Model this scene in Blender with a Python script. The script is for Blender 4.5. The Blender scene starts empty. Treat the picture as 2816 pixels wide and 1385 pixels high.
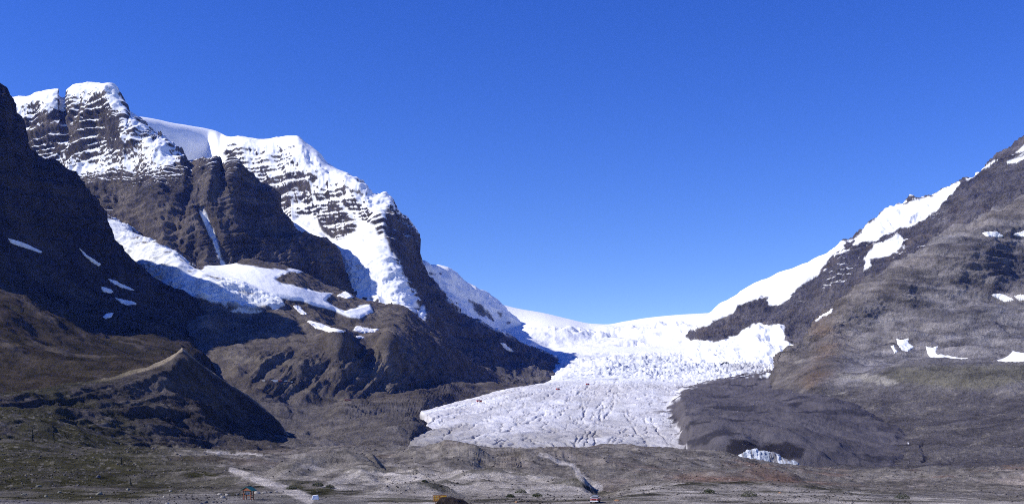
import bpy, math, random
import numpy as np

# ------------------------------------------------------------------ camera, sky, sun, exposure
sc = bpy.context.scene
COL = sc.collection
F = 2763.0            # focal length in photo pixels (photo 2816 x 1385)
W, H = 2816.0, 1385.0
CX, HOR = 1408.0, 1155.0   # principal column, eye-level row
CAMZ = 20.5
cam_d = bpy.data.cameras.new('camera')
cam = bpy.data.objects.new('camera', cam_d); COL.objects.link(cam)
cam.location = (0, 0, CAMZ); cam.rotation_euler = (math.radians(90), 0, 0)
cam_d.sensor_fit = 'HORIZONTAL'; cam_d.sensor_width = 36.0
cam_d.lens = 36.0 * F / W
cam_d.shift_y = (HOR - H / 2) / W
cam_d.clip_start = 1.0; cam_d.clip_end = 60000.0
sc.camera = cam

SUN_ELEV, SUN_AZ = 38.6, 103.0       # degrees; azimuth to the left of the view direction
world = bpy.data.worlds.new('World'); sc.world = world; world.use_nodes = True
wn = world.node_tree; wn.nodes.clear()
sky = wn.nodes.new('ShaderNodeTexSky'); sky.sky_type = 'NISHITA'; sky.sun_disc = False
sky.sun_elevation = math.radians(SUN_ELEV); sky.sun_rotation = math.radians(-SUN_AZ)
sky.altitude = 2000.0; sky.air_density = 1.0; sky.dust_density = 0.0; sky.ozone_density = 4.0
hs = wn.nodes.new('ShaderNodeHueSaturation'); hs.inputs['Saturation'].default_value = 1.30; hs.inputs['Hue'].default_value = 0.527; hs.inputs['Value'].default_value = 1.12
bg = wn.nodes.new('ShaderNodeBackground'); bg.inputs['Strength'].default_value = 0.142
wo = wn.nodes.new('ShaderNodeOutputWorld')
wn.links.new(sky.outputs[0], hs.inputs['Color']); wn.links.new(hs.outputs[0], bg.inputs['Color'])
wn.links.new(bg.outputs[0], wo.inputs['Surface'])
sun_d = bpy.data.lights.new('sun', 'SUN'); sun_d.energy = 5.0; sun_d.angle = math.radians(0.53)
sun_d.color = (1.0, 0.965, 0.93)
sun = bpy.data.objects.new('sun', sun_d); COL.objects.link(sun)
_e, _a = math.radians(SUN_ELEV), math.radians(SUN_AZ)
SUNDIR = (-math.sin(_a) * math.cos(_e), math.cos(_a) * math.cos(_e), math.sin(_e))
from mathutils import Vector, Matrix
sun.rotation_euler = Vector(SUNDIR).to_track_quat('Z', 'Y').to_euler()
sun.location = (-300, -50, 400)
vs = sc.view_settings
vs.view_transform = 'Standard'; vs.look = 'None'; vs.gamma = 1.0; vs.exposure = 0.24; vs.use_curve_mapping = False
sc.cycles.max_bounces = 4; sc.cycles.diffuse_bounces = 2; sc.cycles.volume_bounces = 0
sc.cycles.use_denoising = False; sc.cycles.use_adaptive_sampling = False; sc.cycles.filter_width = 1.05

# ------------------------------------------------------------------ noise
rng = np.random.default_rng(7)
_NT = 64
_TAB = rng.uniform(-1, 1, (_NT, _NT, _NT)).astype(np.float32)
_TABF = _TAB.ravel()
def vnoise(x, y, z):
    x = np.asarray(x, np.float32); y = np.asarray(y, np.float32); z = np.asarray(z, np.float32)
    xi = np.floor(x); yi = np.floor(y); zi = np.floor(z)
    fx = x - xi; fy = y - yi; fz = z - zi
    fx = fx * fx * (3 - 2 * fx); fy = fy * fy * (3 - 2 * fy); fz = fz * fz * (3 - 2 * fz)
    m = _NT - 1
    x0 = xi.astype(np.int32) & m; y0 = yi.astype(np.int32) & m; z0 = zi.astype(np.int32) & m
    x1 = (x0 + 1) & m; y1 = (y0 + 1) & m; z1 = (z0 + 1) & m
    x0 = x0 * (_NT * _NT); x1 = x1 * (_NT * _NT); y0 = y0 * _NT; y1 = y1 * _NT
    T = _TABF
    a = T[x0 + y0 + z0] * (1 - fz) + T[x0 + y0 + z1] * fz
    b = T[x0 + y1 + z0] * (1 - fz) + T[x0 + y1 + z1] * fz
    c = T[x1 + y0 + z0] * (1 - fz) + T[x1 + y0 + z1] * fz
    d = T[x1 + y1 + z0] * (1 - fz) + T[x1 + y1 + z1] * fz
    a = a * (1 - fy) + b * fy; c = c * (1 - fy) + d * fy
    return a * (1 - fx) + c * fx
def fbm(P, s, octs=5, gain=0.5, off=0.0):
    """P: (x,y,z) arrays; s: scale in metres (scalar or 3-tuple)"""
    sx, sy, sz = (s, s, s) if np.isscalar(s) else s
    x = P[0] / sx + off; y = P[1] / sy + off * 1.7; z = P[2] / sz + off * 2.3
    r = 0.0; amp = 1.0; tot = 0.0
    for k in range(octs):
        r = r + amp * vnoise(x, y, z); tot += amp * 0.6
        amp *= gain; x = x * 2.03 + 11.3; y = y * 2.03 + 5.1; z = z * 2.03 + 7.7
    return r / tot
def ridged(P, s, octs=5, gain=0.5, off=0.0):
    sx, sy, sz = (s, s, s) if np.isscalar(s) else s
    x = P[0] / sx + off; y = P[1] / sy + off * 1.7; z = P[2] / sz + off * 2.3
    r = 0.0; amp = 1.0; tot = 0.0
    for k in range(octs):
        n = 1 - np.abs(vnoise(x, y, z)) * 1.6
        r = r + amp * n; tot += amp
        amp *= gain; x = x * 2.03 + 11.3; y = y * 2.03 + 5.1; z = z * 2.03 + 7.7
    return r / tot          # about -0.2 .. 1, mean ~0.4
def sst(a, b, x):
    t = np.clip((x - a) / (b - a), 0, 1); return t * t * (3 - 2 * t)
def mix(a, b, t): return a + (b - a) * t
def terrace(s, Hh, cl=0.72):
    """sawtooth that turns a slope into cliff + ledge; 0..1"""
    fr = s / Hh - np.floor(s / Hh)
    return np.where(fr < cl, fr / cl, 1 - (fr - cl) / (1 - cl))

# ------------------------------------------------------------------ curves and polygons (in photo pixels, carried to the ground at true depth)
def pchip1(xk, yk, x):
    xk = np.asarray(xk, float); yk = np.asarray(yk, float)
    return pchipN(xk, yk[:, None], x)[:, 0]
def pchipN(xk, Y, x):
    h = np.diff(xk)[:, None]; dl = np.diff(Y, axis=0) / h
    m = np.zeros_like(Y)
    if len(xk) == 2: m[:] = dl[0]
    else:
        w1 = 2 * h[1:] + h[:-1]; w2 = h[1:] + 2 * h[:-1]
        same = (dl[:-1] * dl[1:]) > 0
        with np.errstate(divide='ignore', invalid='ignore'):
            hm = (w1 + w2) / (w1 / dl[:-1] + w2 / dl[1:])
        m[1:-1] = np.where(same, hm, 0)
        m[0] = dl[0]; m[-1] = dl[-1]
    x = np.asarray(x, float)
    i = np.clip(np.searchsorted(xk, x, side='right') - 1, 0, len(xk) - 2)
    hh = (xk[i + 1] - xk[i])
    t = np.clip((x - xk[i]) / hh, -0.0, 1.0)[:, None]; hh = hh[:, None]
    return ((2*t**3-3*t**2+1)*Y[i] + (t**3-2*t**2+t)*hh*m[i] + (-2*t**3+3*t**2)*Y[i+1] + (t**3-t**2)*hh*m[i+1])
def sdf(poly, u, v):
    """signed distance in pixels, positive inside"""
    P = np.asarray(poly, np.float32); n = len(P)
    d2 = np.full(u.shape, 1e12, np.float32); ins = np.zeros(u.shape, bool)
    for k in range(n):
        ax, ay = P[k]; bx, by = P[(k + 1) % n]
        ex, ey = bx - ax, by - ay
        L = ex * ex + ey * ey + 1e-9
        t = np.clip(((u - ax) * ex + (v - ay) * ey) / L, 0, 1)
        dx = u - ax - t * ex; dy = v - ay - t * ey
        d2 = np.minimum(d2, dx * dx + dy * dy)
        c = (ay > v) != (by > v)
        if ey != 0:
            ins ^= c & (u < ex * (v - ay) / ey + ax)
    return np.where(ins, 1, -1) * np.sqrt(d2)
def linedist(poly, u, v):
    """distance to a polyline in px, signed by side (positive = right of the direction of travel on the picture)"""
    P = np.asarray(poly, np.float32)
    best = np.full(u.shape, 1e9, np.float32); sg = np.ones(u.shape, np.float32); tt = np.zeros(u.shape, np.float32)
    for k in range(len(P) - 1):
        ax, ay = P[k]; bx, by = P[k + 1]; ex, ey = bx - ax, by - ay
        t = np.clip(((u - ax) * ex + (v - ay) * ey) / (ex * ex + ey * ey + 1e-9), 0, 1)
        dx = u - ax - t * ex; dy = v - ay - t * ey
        d = np.sqrt(dx * dx + dy * dy); c = ex * dy - ey * dx
        m = d < best
        best = np.where(m, d, best); sg = np.where(m, np.where(c > 0, 1, -1), sg); tt = np.where(m, (k + t) / (len(P) - 1), tt)
    return best, sg, tt
def world_pt(u, v, d): return ((u - CX) / F * d, d, CAMZ + (HOR - v) / F * d)

# ------------------------------------------------------------------ terrain sheets
LAY = {}
def grid_normals(X, Y, Z):
    P = np.stack([X, Y, Z], -1)
    du = np.gradient(P, axis=1); dt = np.gradient(P, axis=0)
    N = np.cross(du, dt); N /= (np.linalg.norm(N, axis=-1, keepdims=True) + 1e-9)
    return N
def make_mesh(name, X, Y, Z, col=None, keep=None, mat=None, smooth=True):
    nr, nu = X.shape
    me = bpy.data.meshes.new(name)
    co = np.stack([X, Y, Z], -1).reshape(-1, 3).astype(np.float32)
    idx = np.arange(nr * nu, dtype=np.int32).reshape(nr, nu)
    q = np.stack([idx[:-1, :-1], idx[:-1, 1:], idx[1:, 1:], idx[1:, :-1]], -1).reshape(-1, 4)
    if keep is not None:
        k = (keep[:-1, :-1] | keep[:-1, 1:] | keep[1:, 1:] | keep[1:, :-1]).ravel(); q = q[k]
        used = np.unique(q); rm = np.full(nr * nu, -1, np.int32); rm[used] = np.arange(len(used))
        co = co[used]; q = rm[q]
        if col is not None: col = col.reshape(-1, 4)[used]
    me.vertices.add(len(co)); me.vertices.foreach_set('co', co.ravel())
    me.loops.add(q.size); me.loops.foreach_set('vertex_index', q.ravel())
    me.polygons.add(len(q)); me.polygons.foreach_set('loop_start', np.arange(0, q.size, 4, dtype=np.int32))
    me.polygons.foreach_set('use_smooth', np.full(len(q), smooth))
    if col is not None:
        at = me.attributes.new('col', 'FLOAT_COLOR', 'POINT')
        at.data.foreach_set('color', np.clip(col.reshape(-1, 4), 0, 1).astype(np.float32).ravel())
    me.update(calc_edges=True)
    if mat: me.materials.append(mat)
    o = bpy.data.objects.new(name, me); COL.objects.link(o)
    return o
def sheet(name, u0, u1, rails, relief, colour, mat, du=2.0, dv=2.0, obj_name=None):
    """rails: near -> far, each (points[(u,v,d)...], rows-or-None) ; lofted, displaced by relief, coloured"""
    us = np.arange(u0, u1 + 0.1, du)
    Vr = []; Dr = []; rows = []
    for r in rails:
        pts, n = r if isinstance(r, tuple) else (r, None)
        pts = sorted(pts)
        a = np.array(pts, float)
        Vr.append(pchip1(a[:, 0], a[:, 1], us) if len(a) > 1 else np.full(len(us), a[0, 1]))
        Dr.append(pchip1(a[:, 0], a[:, 2], us) if len(a) > 1 else np.full(len(us), a[0, 2]))
        rows.append(n)
    Vr = np.array(Vr); Dr = np.array(Dr)
    kn = [0]
    for k in range(1, len(rails)):
        n = rows[k] if rows[k] else int(np.clip(np.percentile(np.abs(Vr[k] - Vr[k - 1]), 85) / dv, 6, 260))
        kn.append(kn[-1] + n)
    T = np.arange(kn[-1] + 1)
    V = pchipN(np.array(kn, float), Vr, T); D = pchipN(np.array(kn, float), Dr, T)
    U = np.broadcast_to(us, V.shape).astype(np.float32); V = V.astype(np.float32)
    X, Y, Z = world_pt(U, V, D)
    N = grid_normals(X, Y, Z)
    dz = relief(U, V, (X, Y, Z), N)
    if isinstance(dz, tuple):   # vector displacement
        X = X + dz[0]; Y = Y + dz[1]; Z = Z + dz[2]
    else:
        X = X + N[..., 0] * dz; Y = Y + N[..., 1] * dz; Z = Z + N[..., 2] * dz
    N2 = grid_normals(X, Y, Z)
    UU = CX + X / Y * F; VV = HOR - (Z - CAMZ) / Y * F
    C = colour(UU, VV, (X, Y, Z), N2)
    o = make_mesh(obj_name or name, X, Y, Z, C, None, mat)
    o['kind'] = 'structure'
    LAY[name] = dict(X=X, Y=Y, Z=Z, N=N2, u=UU, v=VV, C=C, obj=o)
    return o
def spot(layer, u, v):
    """ground point of a sheet seen at photo pixel (u,v): nearest by projection, closest to the eye"""
    L = LAY[layer]
    e = (L['u'] - u) ** 2 + (L['v'] - v) ** 2
    m = e.min()
    ok = e < max(m * 1.5, 9.0)
    yy = np.where(ok, L['Y'], 1e9); i = np.unravel_index(np.argmin(yy), yy.shape)
    return Vector((L['X'][i], L['Y'][i], L['Z'][i])), Vector(L['N'][i])
def rgb(r, g, b): return np.array([r, g, b], np.float32)
def cmix(A, B, t): return A * (1 - t[..., None]) + B * t[..., None]
def const(c, like): return np.broadcast_to(np.asarray(c, np.float32), like.shape + (3,)).copy()
def pack(C, a): return np.concatenate([C, a[..., None]], -1)

# ------------------------------------------------------------------ materials
def nd(nt, t, **kw):
    n = nt.nodes.new(t)
    for k, v in kw.items(): setattr(n, k, v)
    return n
def terrain_mat(name, fine, bump, lo=0.72, hi=1.28, rough=0.92, snow_bump=0.25, coarse=6.0):
    """colour from the point attribute, varied by grain noise in metres; relief by bump; alpha of the attribute = snow"""
    m = bpy.data.materials.new(name); m.use_nodes = True; nt = m.node_tree; nt.nodes.clear()
    out = nd(nt, 'ShaderNodeOutputMaterial'); p = nd(nt, 'ShaderNodeBsdfPrincipled')
    nt.links.new(p.outputs[0], out.inputs[0])
    at = nd(nt, 'ShaderNodeAttribute'); at.attribute_name = 'col'
    tc = nd(nt, 'ShaderNodeTexCoord')
    n1 = nd(nt, 'ShaderNodeTexNoise'); n1.inputs['Scale'].default_value = 1.0 / fine; n1.inputs['Detail'].default_value = 8; n1.inputs['Roughness'].default_value = 0.74
    n2 = nd(nt, 'ShaderNodeTexNoise'); n2.inputs['Scale'].default_value = 1.0 / (fine * coarse); n2.inputs['Detail'].default_value = 5
    nt.links.new(tc.outputs['Object'], n1.inputs['Vector']); nt.links.new(tc.outputs['Object'], n2.inputs['Vector'])
    ad = nd(nt, 'ShaderNodeMath', operation='ADD'); nt.links.new(n1.outputs['Fac'], ad.inputs[0]); nt.links.new(n2.outputs['Fac'], ad.inputs[1])
    n3 = nd(nt, 'ShaderNodeTexNoise'); n3.inputs['Scale'].default_value = 1.0 / (fine * 0.4); n3.inputs['Detail'].default_value = 4; n3.inputs['Roughness'].default_value = 0.8
    nt.links.new(tc.outputs['Object'], n3.inputs['Vector'])
    ad2 = nd(nt, 'ShaderNodeMath', operation='ADD'); nt.links.new(ad.outputs[0], ad2.inputs[0]); nt.links.new(n3.outputs['Fac'], ad2.inputs[1])
    ad = ad2
    mr = nd(nt, 'ShaderNodeMapRange'); mr.inputs['From Min'].default_value = 1.22; mr.inputs['From Max'].default_value = 1.78
    mr.inputs['To Min'].default_value = lo; mr.inputs['To Max'].default_value = hi
    nt.links.new(ad.outputs[0], mr.inputs['Value'])
    # snow takes little of the grain
    mk = nd(nt, 'ShaderNodeMix', data_type='FLOAT'); nt.links.new(at.outputs['Alpha'], mk.inputs['Factor'])
    nt.links.new(mr.outputs[0], mk.inputs['A']); mk.inputs['B'].default_value = 1.0
    mu = nd(nt, 'ShaderNodeVectorMath', operation='SCALE'); nt.links.new(at.outputs['Color'], mu.inputs[0]); nt.links.new(mk.outputs['Result'], mu.inputs['Scale'])
    nt.links.new(mu.outputs[0], p.inputs['Base Color'])
    b = nd(nt, 'ShaderNodeBump'); b.inputs['Distance'].default_value = bump; 
    bs = nd(nt, 'ShaderNodeMix', data_type='FLOAT'); nt.links.new(at.outputs['Alpha'], bs.inputs['Factor'])
    bs.inputs['A'].default_value = 1.0; bs.inputs['B'].default_value = snow_bump
    nt.links.new(bs.outputs['Result'], b.inputs['Strength'])
    nt.links.new(ad.outputs[0], b.inputs['Height']); nt.links.new(b.outputs[0], p.inputs['Normal'])
    p.inputs['Roughness'].default_value = rough; p.inputs['Specular IOR Level'].default_value = 0.0
    return m
M_FAR = terrain_mat('far_rock_and_snow', 16.0, 16.0, lo=0.5, hi=1.5, snow_bump=0.12)
M_MID = terrain_mat('scree_and_moraine', 8.0, 6.0, lo=0.5, hi=1.5)
M_ICE = terrain_mat('glacier_ice', 5.0, 2.0, lo=0.85, hi=1.12, rough=0.7, snow_bump=0.8)
M_GND = terrain_mat('gravel_and_turf', 1.6, 1.3, lo=0.4, hi=1.6)
SNOW = rgb(0.80, 0.82, 0.86)

# ================================================================== THE SETTING
# ---- right back ridge with snow cap
def ridge_r_relief(u, v, P, N):
    g = ridged((P[0], P[1], P[2]), (95, 95, 420), 5) - 0.45
    g2 = fbm(P, (30, 30, 90), 4)
    s = P[2] - 0.10 * P[0] + 18 * fbm(P, 220, 3)
    t = terrace(s, 75) - 0.5
    t2 = terrace(s + 9, 21) - 0.5
    rock = 1 - sst(-12, 18, sdf(RR_SNOW, u, v))
    g3 = ridged(P, (26, 26, 110), 3, off=8) - 0.42
    return (38 * g + 7 * g2 + 18 * t + 7 * t2 + 10 * g3) * (0.06 + 0.94 * rock) + 26 * fbm(P, 420, 3) + (1 - rock) * (6 + 6 * fbm(P, 70, 3))
RR_SNOW = [(1900, 905), (1924, 897), (1951, 889), (1985, 872), (2018, 858), (2030, 838), (2060, 824), (2089, 814), (2117, 812), (2113, 838), (2140, 840), (2172, 822),
           (2208, 783), (2247, 755), (2266, 734), (2305, 695), (2330, 684), (2300, 640), (2116, 740), (1967, 830), (1900, 840)]
RR_SNOW2 = [(2345, 672), (2361, 671), (2400, 663), (2459, 635), (2515, 624), (2554, 592), (2582, 572), (2625, 521), (2641, 507), (2641, 495), (2562, 535), (2440, 570), (2384, 620)]
RR_SNOW3 = [(2415, 671), (2471, 639), (2489, 655), (2471, 683), (2443, 702), (2392, 714), (2400, 730), (2372, 746), (2376, 718), (2365, 710), (2392, 687)]
RR_FAN = [(2089, 885), (2113, 893), (2139, 887), (2156, 895), (2158, 921), (2148, 937), (2190, 945), (2150, 1010), (2014, 1010), (1935, 985), (1940, 962), (1995, 933), (2034, 913)]
RR_EDGE = [(2660, 500), (2700, 468), (2745, 440), (2750, 432), (2700, 462), (2655, 492)]
RR_ST1 = [(2785, 424), (2800, 410), (2830, 388), (2870, 360), (2880, 380), (2816, 416)]
RR_ST2 = [(2771, 446), (2800, 430), (2830, 412), (2840, 424), (2795, 446)]
def ridge_r_col(u, v, P, N):
    n1 = fbm(P, 160, 4); n2 = fbm(P, (25, 25, 60), 4, off=3)
    C = cmix(const(rgb(0.095, 0.090, 0.105), u), const(rgb(0.175, 0.16, 0.165), u), np.clip(0.5 + 0.55 * n1 + 0.45 * n2, 0, 1))
    C = cmix(C, const(rgb(0.15, 0.125, 0.11), u), np.clip(fbm(P, 60, 3, off=9) * 1.4 - 0.35, 0, 0.6))
    C = C * (1 + 0.28 * fbm((P[0] * 0.05, P[1] * 0.05, P[2] - 0.1 * P[0]), (40, 40, 11), 3, off=31))[..., None]
    w = 9 * fbm(P, 60, 4, off=5) + 3 * fbm(P, 14, 2, off=8)
    sn = sst(-2.5, 2.5, sdf(RR_SNOW, u, v) + w * 0.9)
    for pl in (RR_SNOW2, RR_SNOW3): sn = np.maximum(sn, sst(-2, 2, sdf(pl, u, v) + w * 0.8))
    sn = np.maximum(sn, sst(-2, 2, sdf(RR_FAN, u, v) + w * 0.7))
    sn = np.maximum(sn, sst(-2, 3, sdf([(1860, 925), (1915, 934), (1960, 936), (2000, 934), (2010, 960), (1990, 1030), (1860, 1030)], u, v) + w * 0.8))
    for pl in (RR_EDGE, RR_ST1, RR_ST2): sn = np.maximum(sn, sst(-1.5, 1.5, sdf(pl, u, v) + w * 0.35))
    # rock ribs through the upper field
    band = sst(0.2, 0.5, fbm((P[0], P[1], P[2] - 0.33 * P[0]), (160, 160, 9), 3, off=2)) * sst(560, 520, v - (u - 2440) * -0.28) 
    sn = sn * (1 - 0.85 * band * (u > 2430))
    led = sst(0.72, 0.86, N[..., 2] + 0.12 * fbm(P, 30, 3, off=1)) * sst(860, 780, v) * sst(2640, 2500, u) * 0.9
    sn = np.maximum(sn, led * sst(0.25, 0.6, fbm(P, 110, 3, off=12)))
    return pack(cmix(C, const(SNOW, u), sn), sn)
RS = [(1890, 950, 4900), (1912, 915, 4890), (1935, 886, 4870), (1967, 860, 4850), (1995, 838, 4800), (2046, 810, 4760), (2066, 793, 4750), (2113, 773, 4720), (2172, 747, 4680), (2219, 724, 4640), (2271, 704, 4600), (2317, 671, 4560),
      (2353, 651, 4540), (2384, 627, 4520), (2412, 600, 4500), (2440, 580, 4480), (2487, 564, 4450), (2562, 545, 4420), (2641, 507, 4400), (2676, 481, 4380), (2731, 438, 4350), (2763, 418, 4330), (2816, 383, 4300), (3300, 60, 4000)]
sheet('ridge_right', 1890, 3300, [
    [(1890, 1020, 3950), (2014, 1020, 3850), (2172, 1040, 3700), (2400, 960, 3500), (2816, 800, 3400), (3300, 600, 3200)],
    [(1890, 985, 4330), (1915, 950, 4320), (1955, 948, 4280), (2034, 930, 4240), (2089, 895, 4200), (2172, 900, 4100), (2300, 840, 4000), (2500, 720, 3900), (2816, 590, 3800), (3300, 350, 3500)],
    [(1890, 965, 4450), (1915, 925, 4450), (1935, 900, 4440), (1955, 890, 4430), (2018, 860, 4420), (2113, 826, 4380), (2208, 783, 4330), (2300, 712, 4300), (2459, 640, 4200), (2582, 575, 4200), (2816, 440, 4100), (3300, 120, 3800)],
    RS,
    ([(u, v + 160, d + 900) for u, v, d in RS], 10)], ridge_r_relief, ridge_r_col, M_FAR, obj_name='mountain_right_back')

# ---- right front shoulder, moraine wall and scree apron
def sh_r_relief(u, v, P, N):
    up = sst(1060, 960, v)
    s = P[2] + 0.16 * P[0] + 0.05 * P[1] + 22 * fbm(P, 260, 3)
    t = terrace(s, 46, 0.6) - 0.5; t2 = terrace(s + 5, 15, 0.6) - 0.5
    rk = 26 * fbm(P, 260, 4) + 16 * (ridged(P, (120, 120, 45), 5) - 0.45) + 13 * t + 6.5 * t2 + 6 * fbm(P, (34, 34, 12), 4) + 5.5 * (ridged((P[0], P[1], P[2] + 0.16 * P[0]), (70, 70, 10), 3, off=5) - 0.42) + 1.0 * fbm(P, 7, 2, off=3)
    gul = (ridged((P[0] + 0.3 * P[2], P[1], P[2]), (26, 200, 200), 4) - 0.45) * sst(2450, 2560, u) * sst(985, 1010, v) * sst(1090, 1060, v)
    lo = 9 * fbm(P, 170, 4) + 3.2 * fbm(P, 30, 4) + 6 * gul + 1.4 * fbm(P, 7, 3, off=4)
    lo = lo - 5.5 * np.exp(-((u - 2556 + 0.5 * (v - 1258)) / 20) ** 4 - ((v - 1254) / 13) ** 4) - 2.5 * np.exp(-(linedist([(2545, 1206), (2532, 1216), (2540, 1240)], u, v)[0] / 5) ** 2)
    kn = linedist([(2290, 905), (2300, 960), (2285, 1010), (2240, 1060)], u, v)[0]
    return mix(lo, rk, up) + 22 * np.exp(-(kn / 55) ** 2)
def sh_r_col(u, v, P, N):
    n1 = fbm(P, 190, 4); n2 = fbm(P, (60, 60, 16), 5, off=3); n3 = fbm(P, 9, 3, off=6)
    C = cmix(const(rgb(0.132, 0.125, 0.132), u), const(rgb(0.30, 0.283, 0.288), u), np.clip(0.42 + 0.5 * n1 + 0.75 * n2, 0, 1))
    brown = const(rgb(0.148, 0.128, 0.112), u)
    C = cmix(C, brown, np.clip(0.08 + 0.6 * fbm(P, 240, 3, off=14) + 0.5 * sst(2420, 2250, u), 0, 0.7))
    C = C * (1 + 0.33 * fbm((P[0] * 0.12, P[1] * 0.05, P[2] + 0.16 * P[0]), (40, 40, 8), 4, off=31))[..., None]
    rust = np.exp(-(linedist([(2255, 900), (2275, 960), (2262, 1010), (2225, 1050)], u, v)[0] / (30 + 14 * n1)) ** 2)
    C = cmix(C, const(rgb(0.165, 0.115, 0.08), u), np.clip(rust * (0.5 + 0.6 * n2), 0, 0.7))
    deb = sst(1050, 1085, v + 14 * n1)
    C = cmix(C, cmix(const(rgb(0.10, 0.092, 0.098), u), const(rgb(0.155, 0.143, 0.142), u), np.clip(0.5 + 0.6 * n2, 0, 1)), deb)
    wall = sst(-8, 12, sdf([(2380, 1040), (2470, 1003), (2600, 1002), (2816, 992), (3300, 960), (3300, 1040), (2816, 1050), (2700, 1075), (2600, 1068), (2480, 1055)], u, v) + 10 * n1)
    C = cmix(C, cmix(const(rgb(0.11, 0.105, 0.085), u), const(rgb(0.165, 0.155, 0.12), u), np.clip(0.4 + 0.8 * n2 + sst(1010, 1070, v) * 0.4, 0, 1)), wall * 0.85)
    # pale outcrops
    for pl, k in (([(2130, 1092), (2180, 1084), (2230, 1085), (2330, 1072), (2330, 1086), (2215, 1100), (2155, 1112)], 1.0),
                  ([(2300, 1025), (2360, 1020), (2430, 1030), (2500, 1055), (2440, 1062), (2370, 1052), (2310, 1040)], 0.9),
                  ([(2108, 1070), (2120, 1060), (2126, 1090), (2112, 1092)], 0.9),
                  ([(2180, 985), (2215, 980), (2212, 1004), (2185, 1006)], 0.35)):
        m = sst(-3, 5, sdf(pl, u, v) + 9 * fbm(P, 22, 3, off=20) - 3)
        C = cmix(C, const(rgb(0.33, 0.31, 0.28), u), m * k)
    lf = sst(0.62, 0.75, n3 + 0.35 * n2) * deb
    C = cmix(C, const(rgb(0.3, 0.27, 0.23), u), lf * 0.5)
    return pack(C, u * 0)
SS = [(2040, 1180, 2350), (2080, 1130, 2350), (2107, 1082, 2330), (2121, 1040, 2380), (2129, 1016, 2420), (2141, 978, 2480), (2175, 943, 2560), (2211, 916, 2620), (2262, 884, 2700), (2305, 841, 2780), (2372, 793, 2860),
      (2432, 766, 2900), (2487, 726, 2950), (2522, 699, 3000), (2578, 647, 3050), (2625, 620, 3080), (2668, 606, 3100), (2747, 566, 3150), (2816, 530, 3200), (3300, 330, 3300)]
sheet('shoulder_right', 2040, 3300, [
    ([(2040, 1335, 760), (3300, 1320, 760)], None),
    ([(2040, 1290, 1000), (2400, 1290, 980), (2816, 1284, 950), (3300, 1270, 950)], None),
    [(2040, 1230, 1700), (2200, 1190, 1750), (2330, 1160, 1650), (2500, 1172, 1440), (2640, 1194, 1290), (2816, 1184, 1250), (3300, 1170, 1250)],
    [(2040, 1190, 2250), (2152, 1114, 2000), (2330, 1096, 1850), (2500, 1098, 1750), (2700, 1100, 1620), (2816, 1085, 1580), (3300, 1050, 1550)],
    [(2040, 1184, 2290), (2107, 1086, 2250), (2152, 1070, 2150), (2300, 1045, 2020), (2450, 1012, 1950), (2560, 1003, 1880), (2700, 1000, 1800), (2816, 994, 1760), (3300, 960, 1720)],
    ([(2040, 1183, 2300), (2107, 1084, 2290), (2152, 1050, 2250), (2300, 1020, 2150), (2450, 1000, 2100), (2560, 996, 2050), (2700, 993, 2000), (2816, 984, 1950), (3300, 950, 1900)], 8),
    [(2040, 1182, 2320), (2107, 1083, 2310), (2141, 1000, 2400), (2262, 960, 2430), (2372, 930, 2450), (2500, 890, 2480), (2668, 850, 2500), (2816, 820, 2550), (3300, 700, 2600)],
    SS,
    ([(u + 60, v + 90, d + 700) for u, v, d in SS], 10)], sh_r_relief, sh_r_col, M_MID, obj_name='mountain_right_front')

# ---- glacier: tongue, icefalls, snow dome and debris cover on its right side
DEBRIS = [(1884, 1228), (1872, 1197), (1862, 1165), (1838, 1148), (1852, 1134), (1826, 1122), (1872, 1087), (1868, 1071), (1955, 1045), (2034, 1030), (2121, 1021), (2300, 1000), (2500, 1000), (2500, 1400), (1890, 1400)]
CHAN = [[(1705, 1035), (1668, 1085), (1640, 1120), (1625, 1165), (1596, 1205), (1582, 1232)], [(1600, 1110), (1608, 1140), (1590, 1175), (1580, 1215)], [(1660, 1110), (1648, 1160), (1618, 1190), (1610, 1225)],
        [(1720, 1140), (1740, 1175), (1770, 1205), (1790, 1232)], [(1560, 1120), (1520, 1155), (1470, 1185), (1380, 1205), (1340, 1232)], [(1500, 1135), (1440, 1165), (1370, 1195)],
        [(1570, 1145), (1548, 1190)], [(1240, 1180), (1215, 1210), (1170, 1236)], [(1330, 1190), (1260, 1212), (1200, 1234)], [(1690, 1080), (1680, 1130), (1662, 1150)],
        [(1540, 1070), (1470, 1110), (1400, 1130)], [(1620, 1060), (1570, 1095), (1530, 1115)], [(1790, 1150), (1810, 1190), (1850, 1225)], [(1650, 1150), (1632, 1195), (1640, 1228)]]
def flow_lines(P, aw, r):
    out = 0.0
    for step, wd, off in ((8.0, 0.55, 0.0), (13.0, 0.8, 40.0)):
        cell = np.floor(aw / step)
        pos = (cell + 0.5 + 0.38 * vnoise(cell * 3.7 + off, cell * 0 + 2.5, cell * 0 + 9.1)) * step
        gate = sst(-0.05, 0.3, vnoise(cell * 5.3 + off, r / 240.0 + 3, cell * 0 + off))
        out = np.maximum(out, np.exp(-((aw - pos) / wd) ** 2) * gate)
    return out
def fan_coord(P):
    # flow lines spread at the snout: angle about a point up-valley
    ax = P[0] - 420.0; ay = 4300.0 - P[1]
    return ax / np.maximum(ay, 300.0), ay
SHELF = [(1420, 955), (1560, 955), (1900, 945), (1900, 962), (1700, 968), (1500, 972)]
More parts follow.
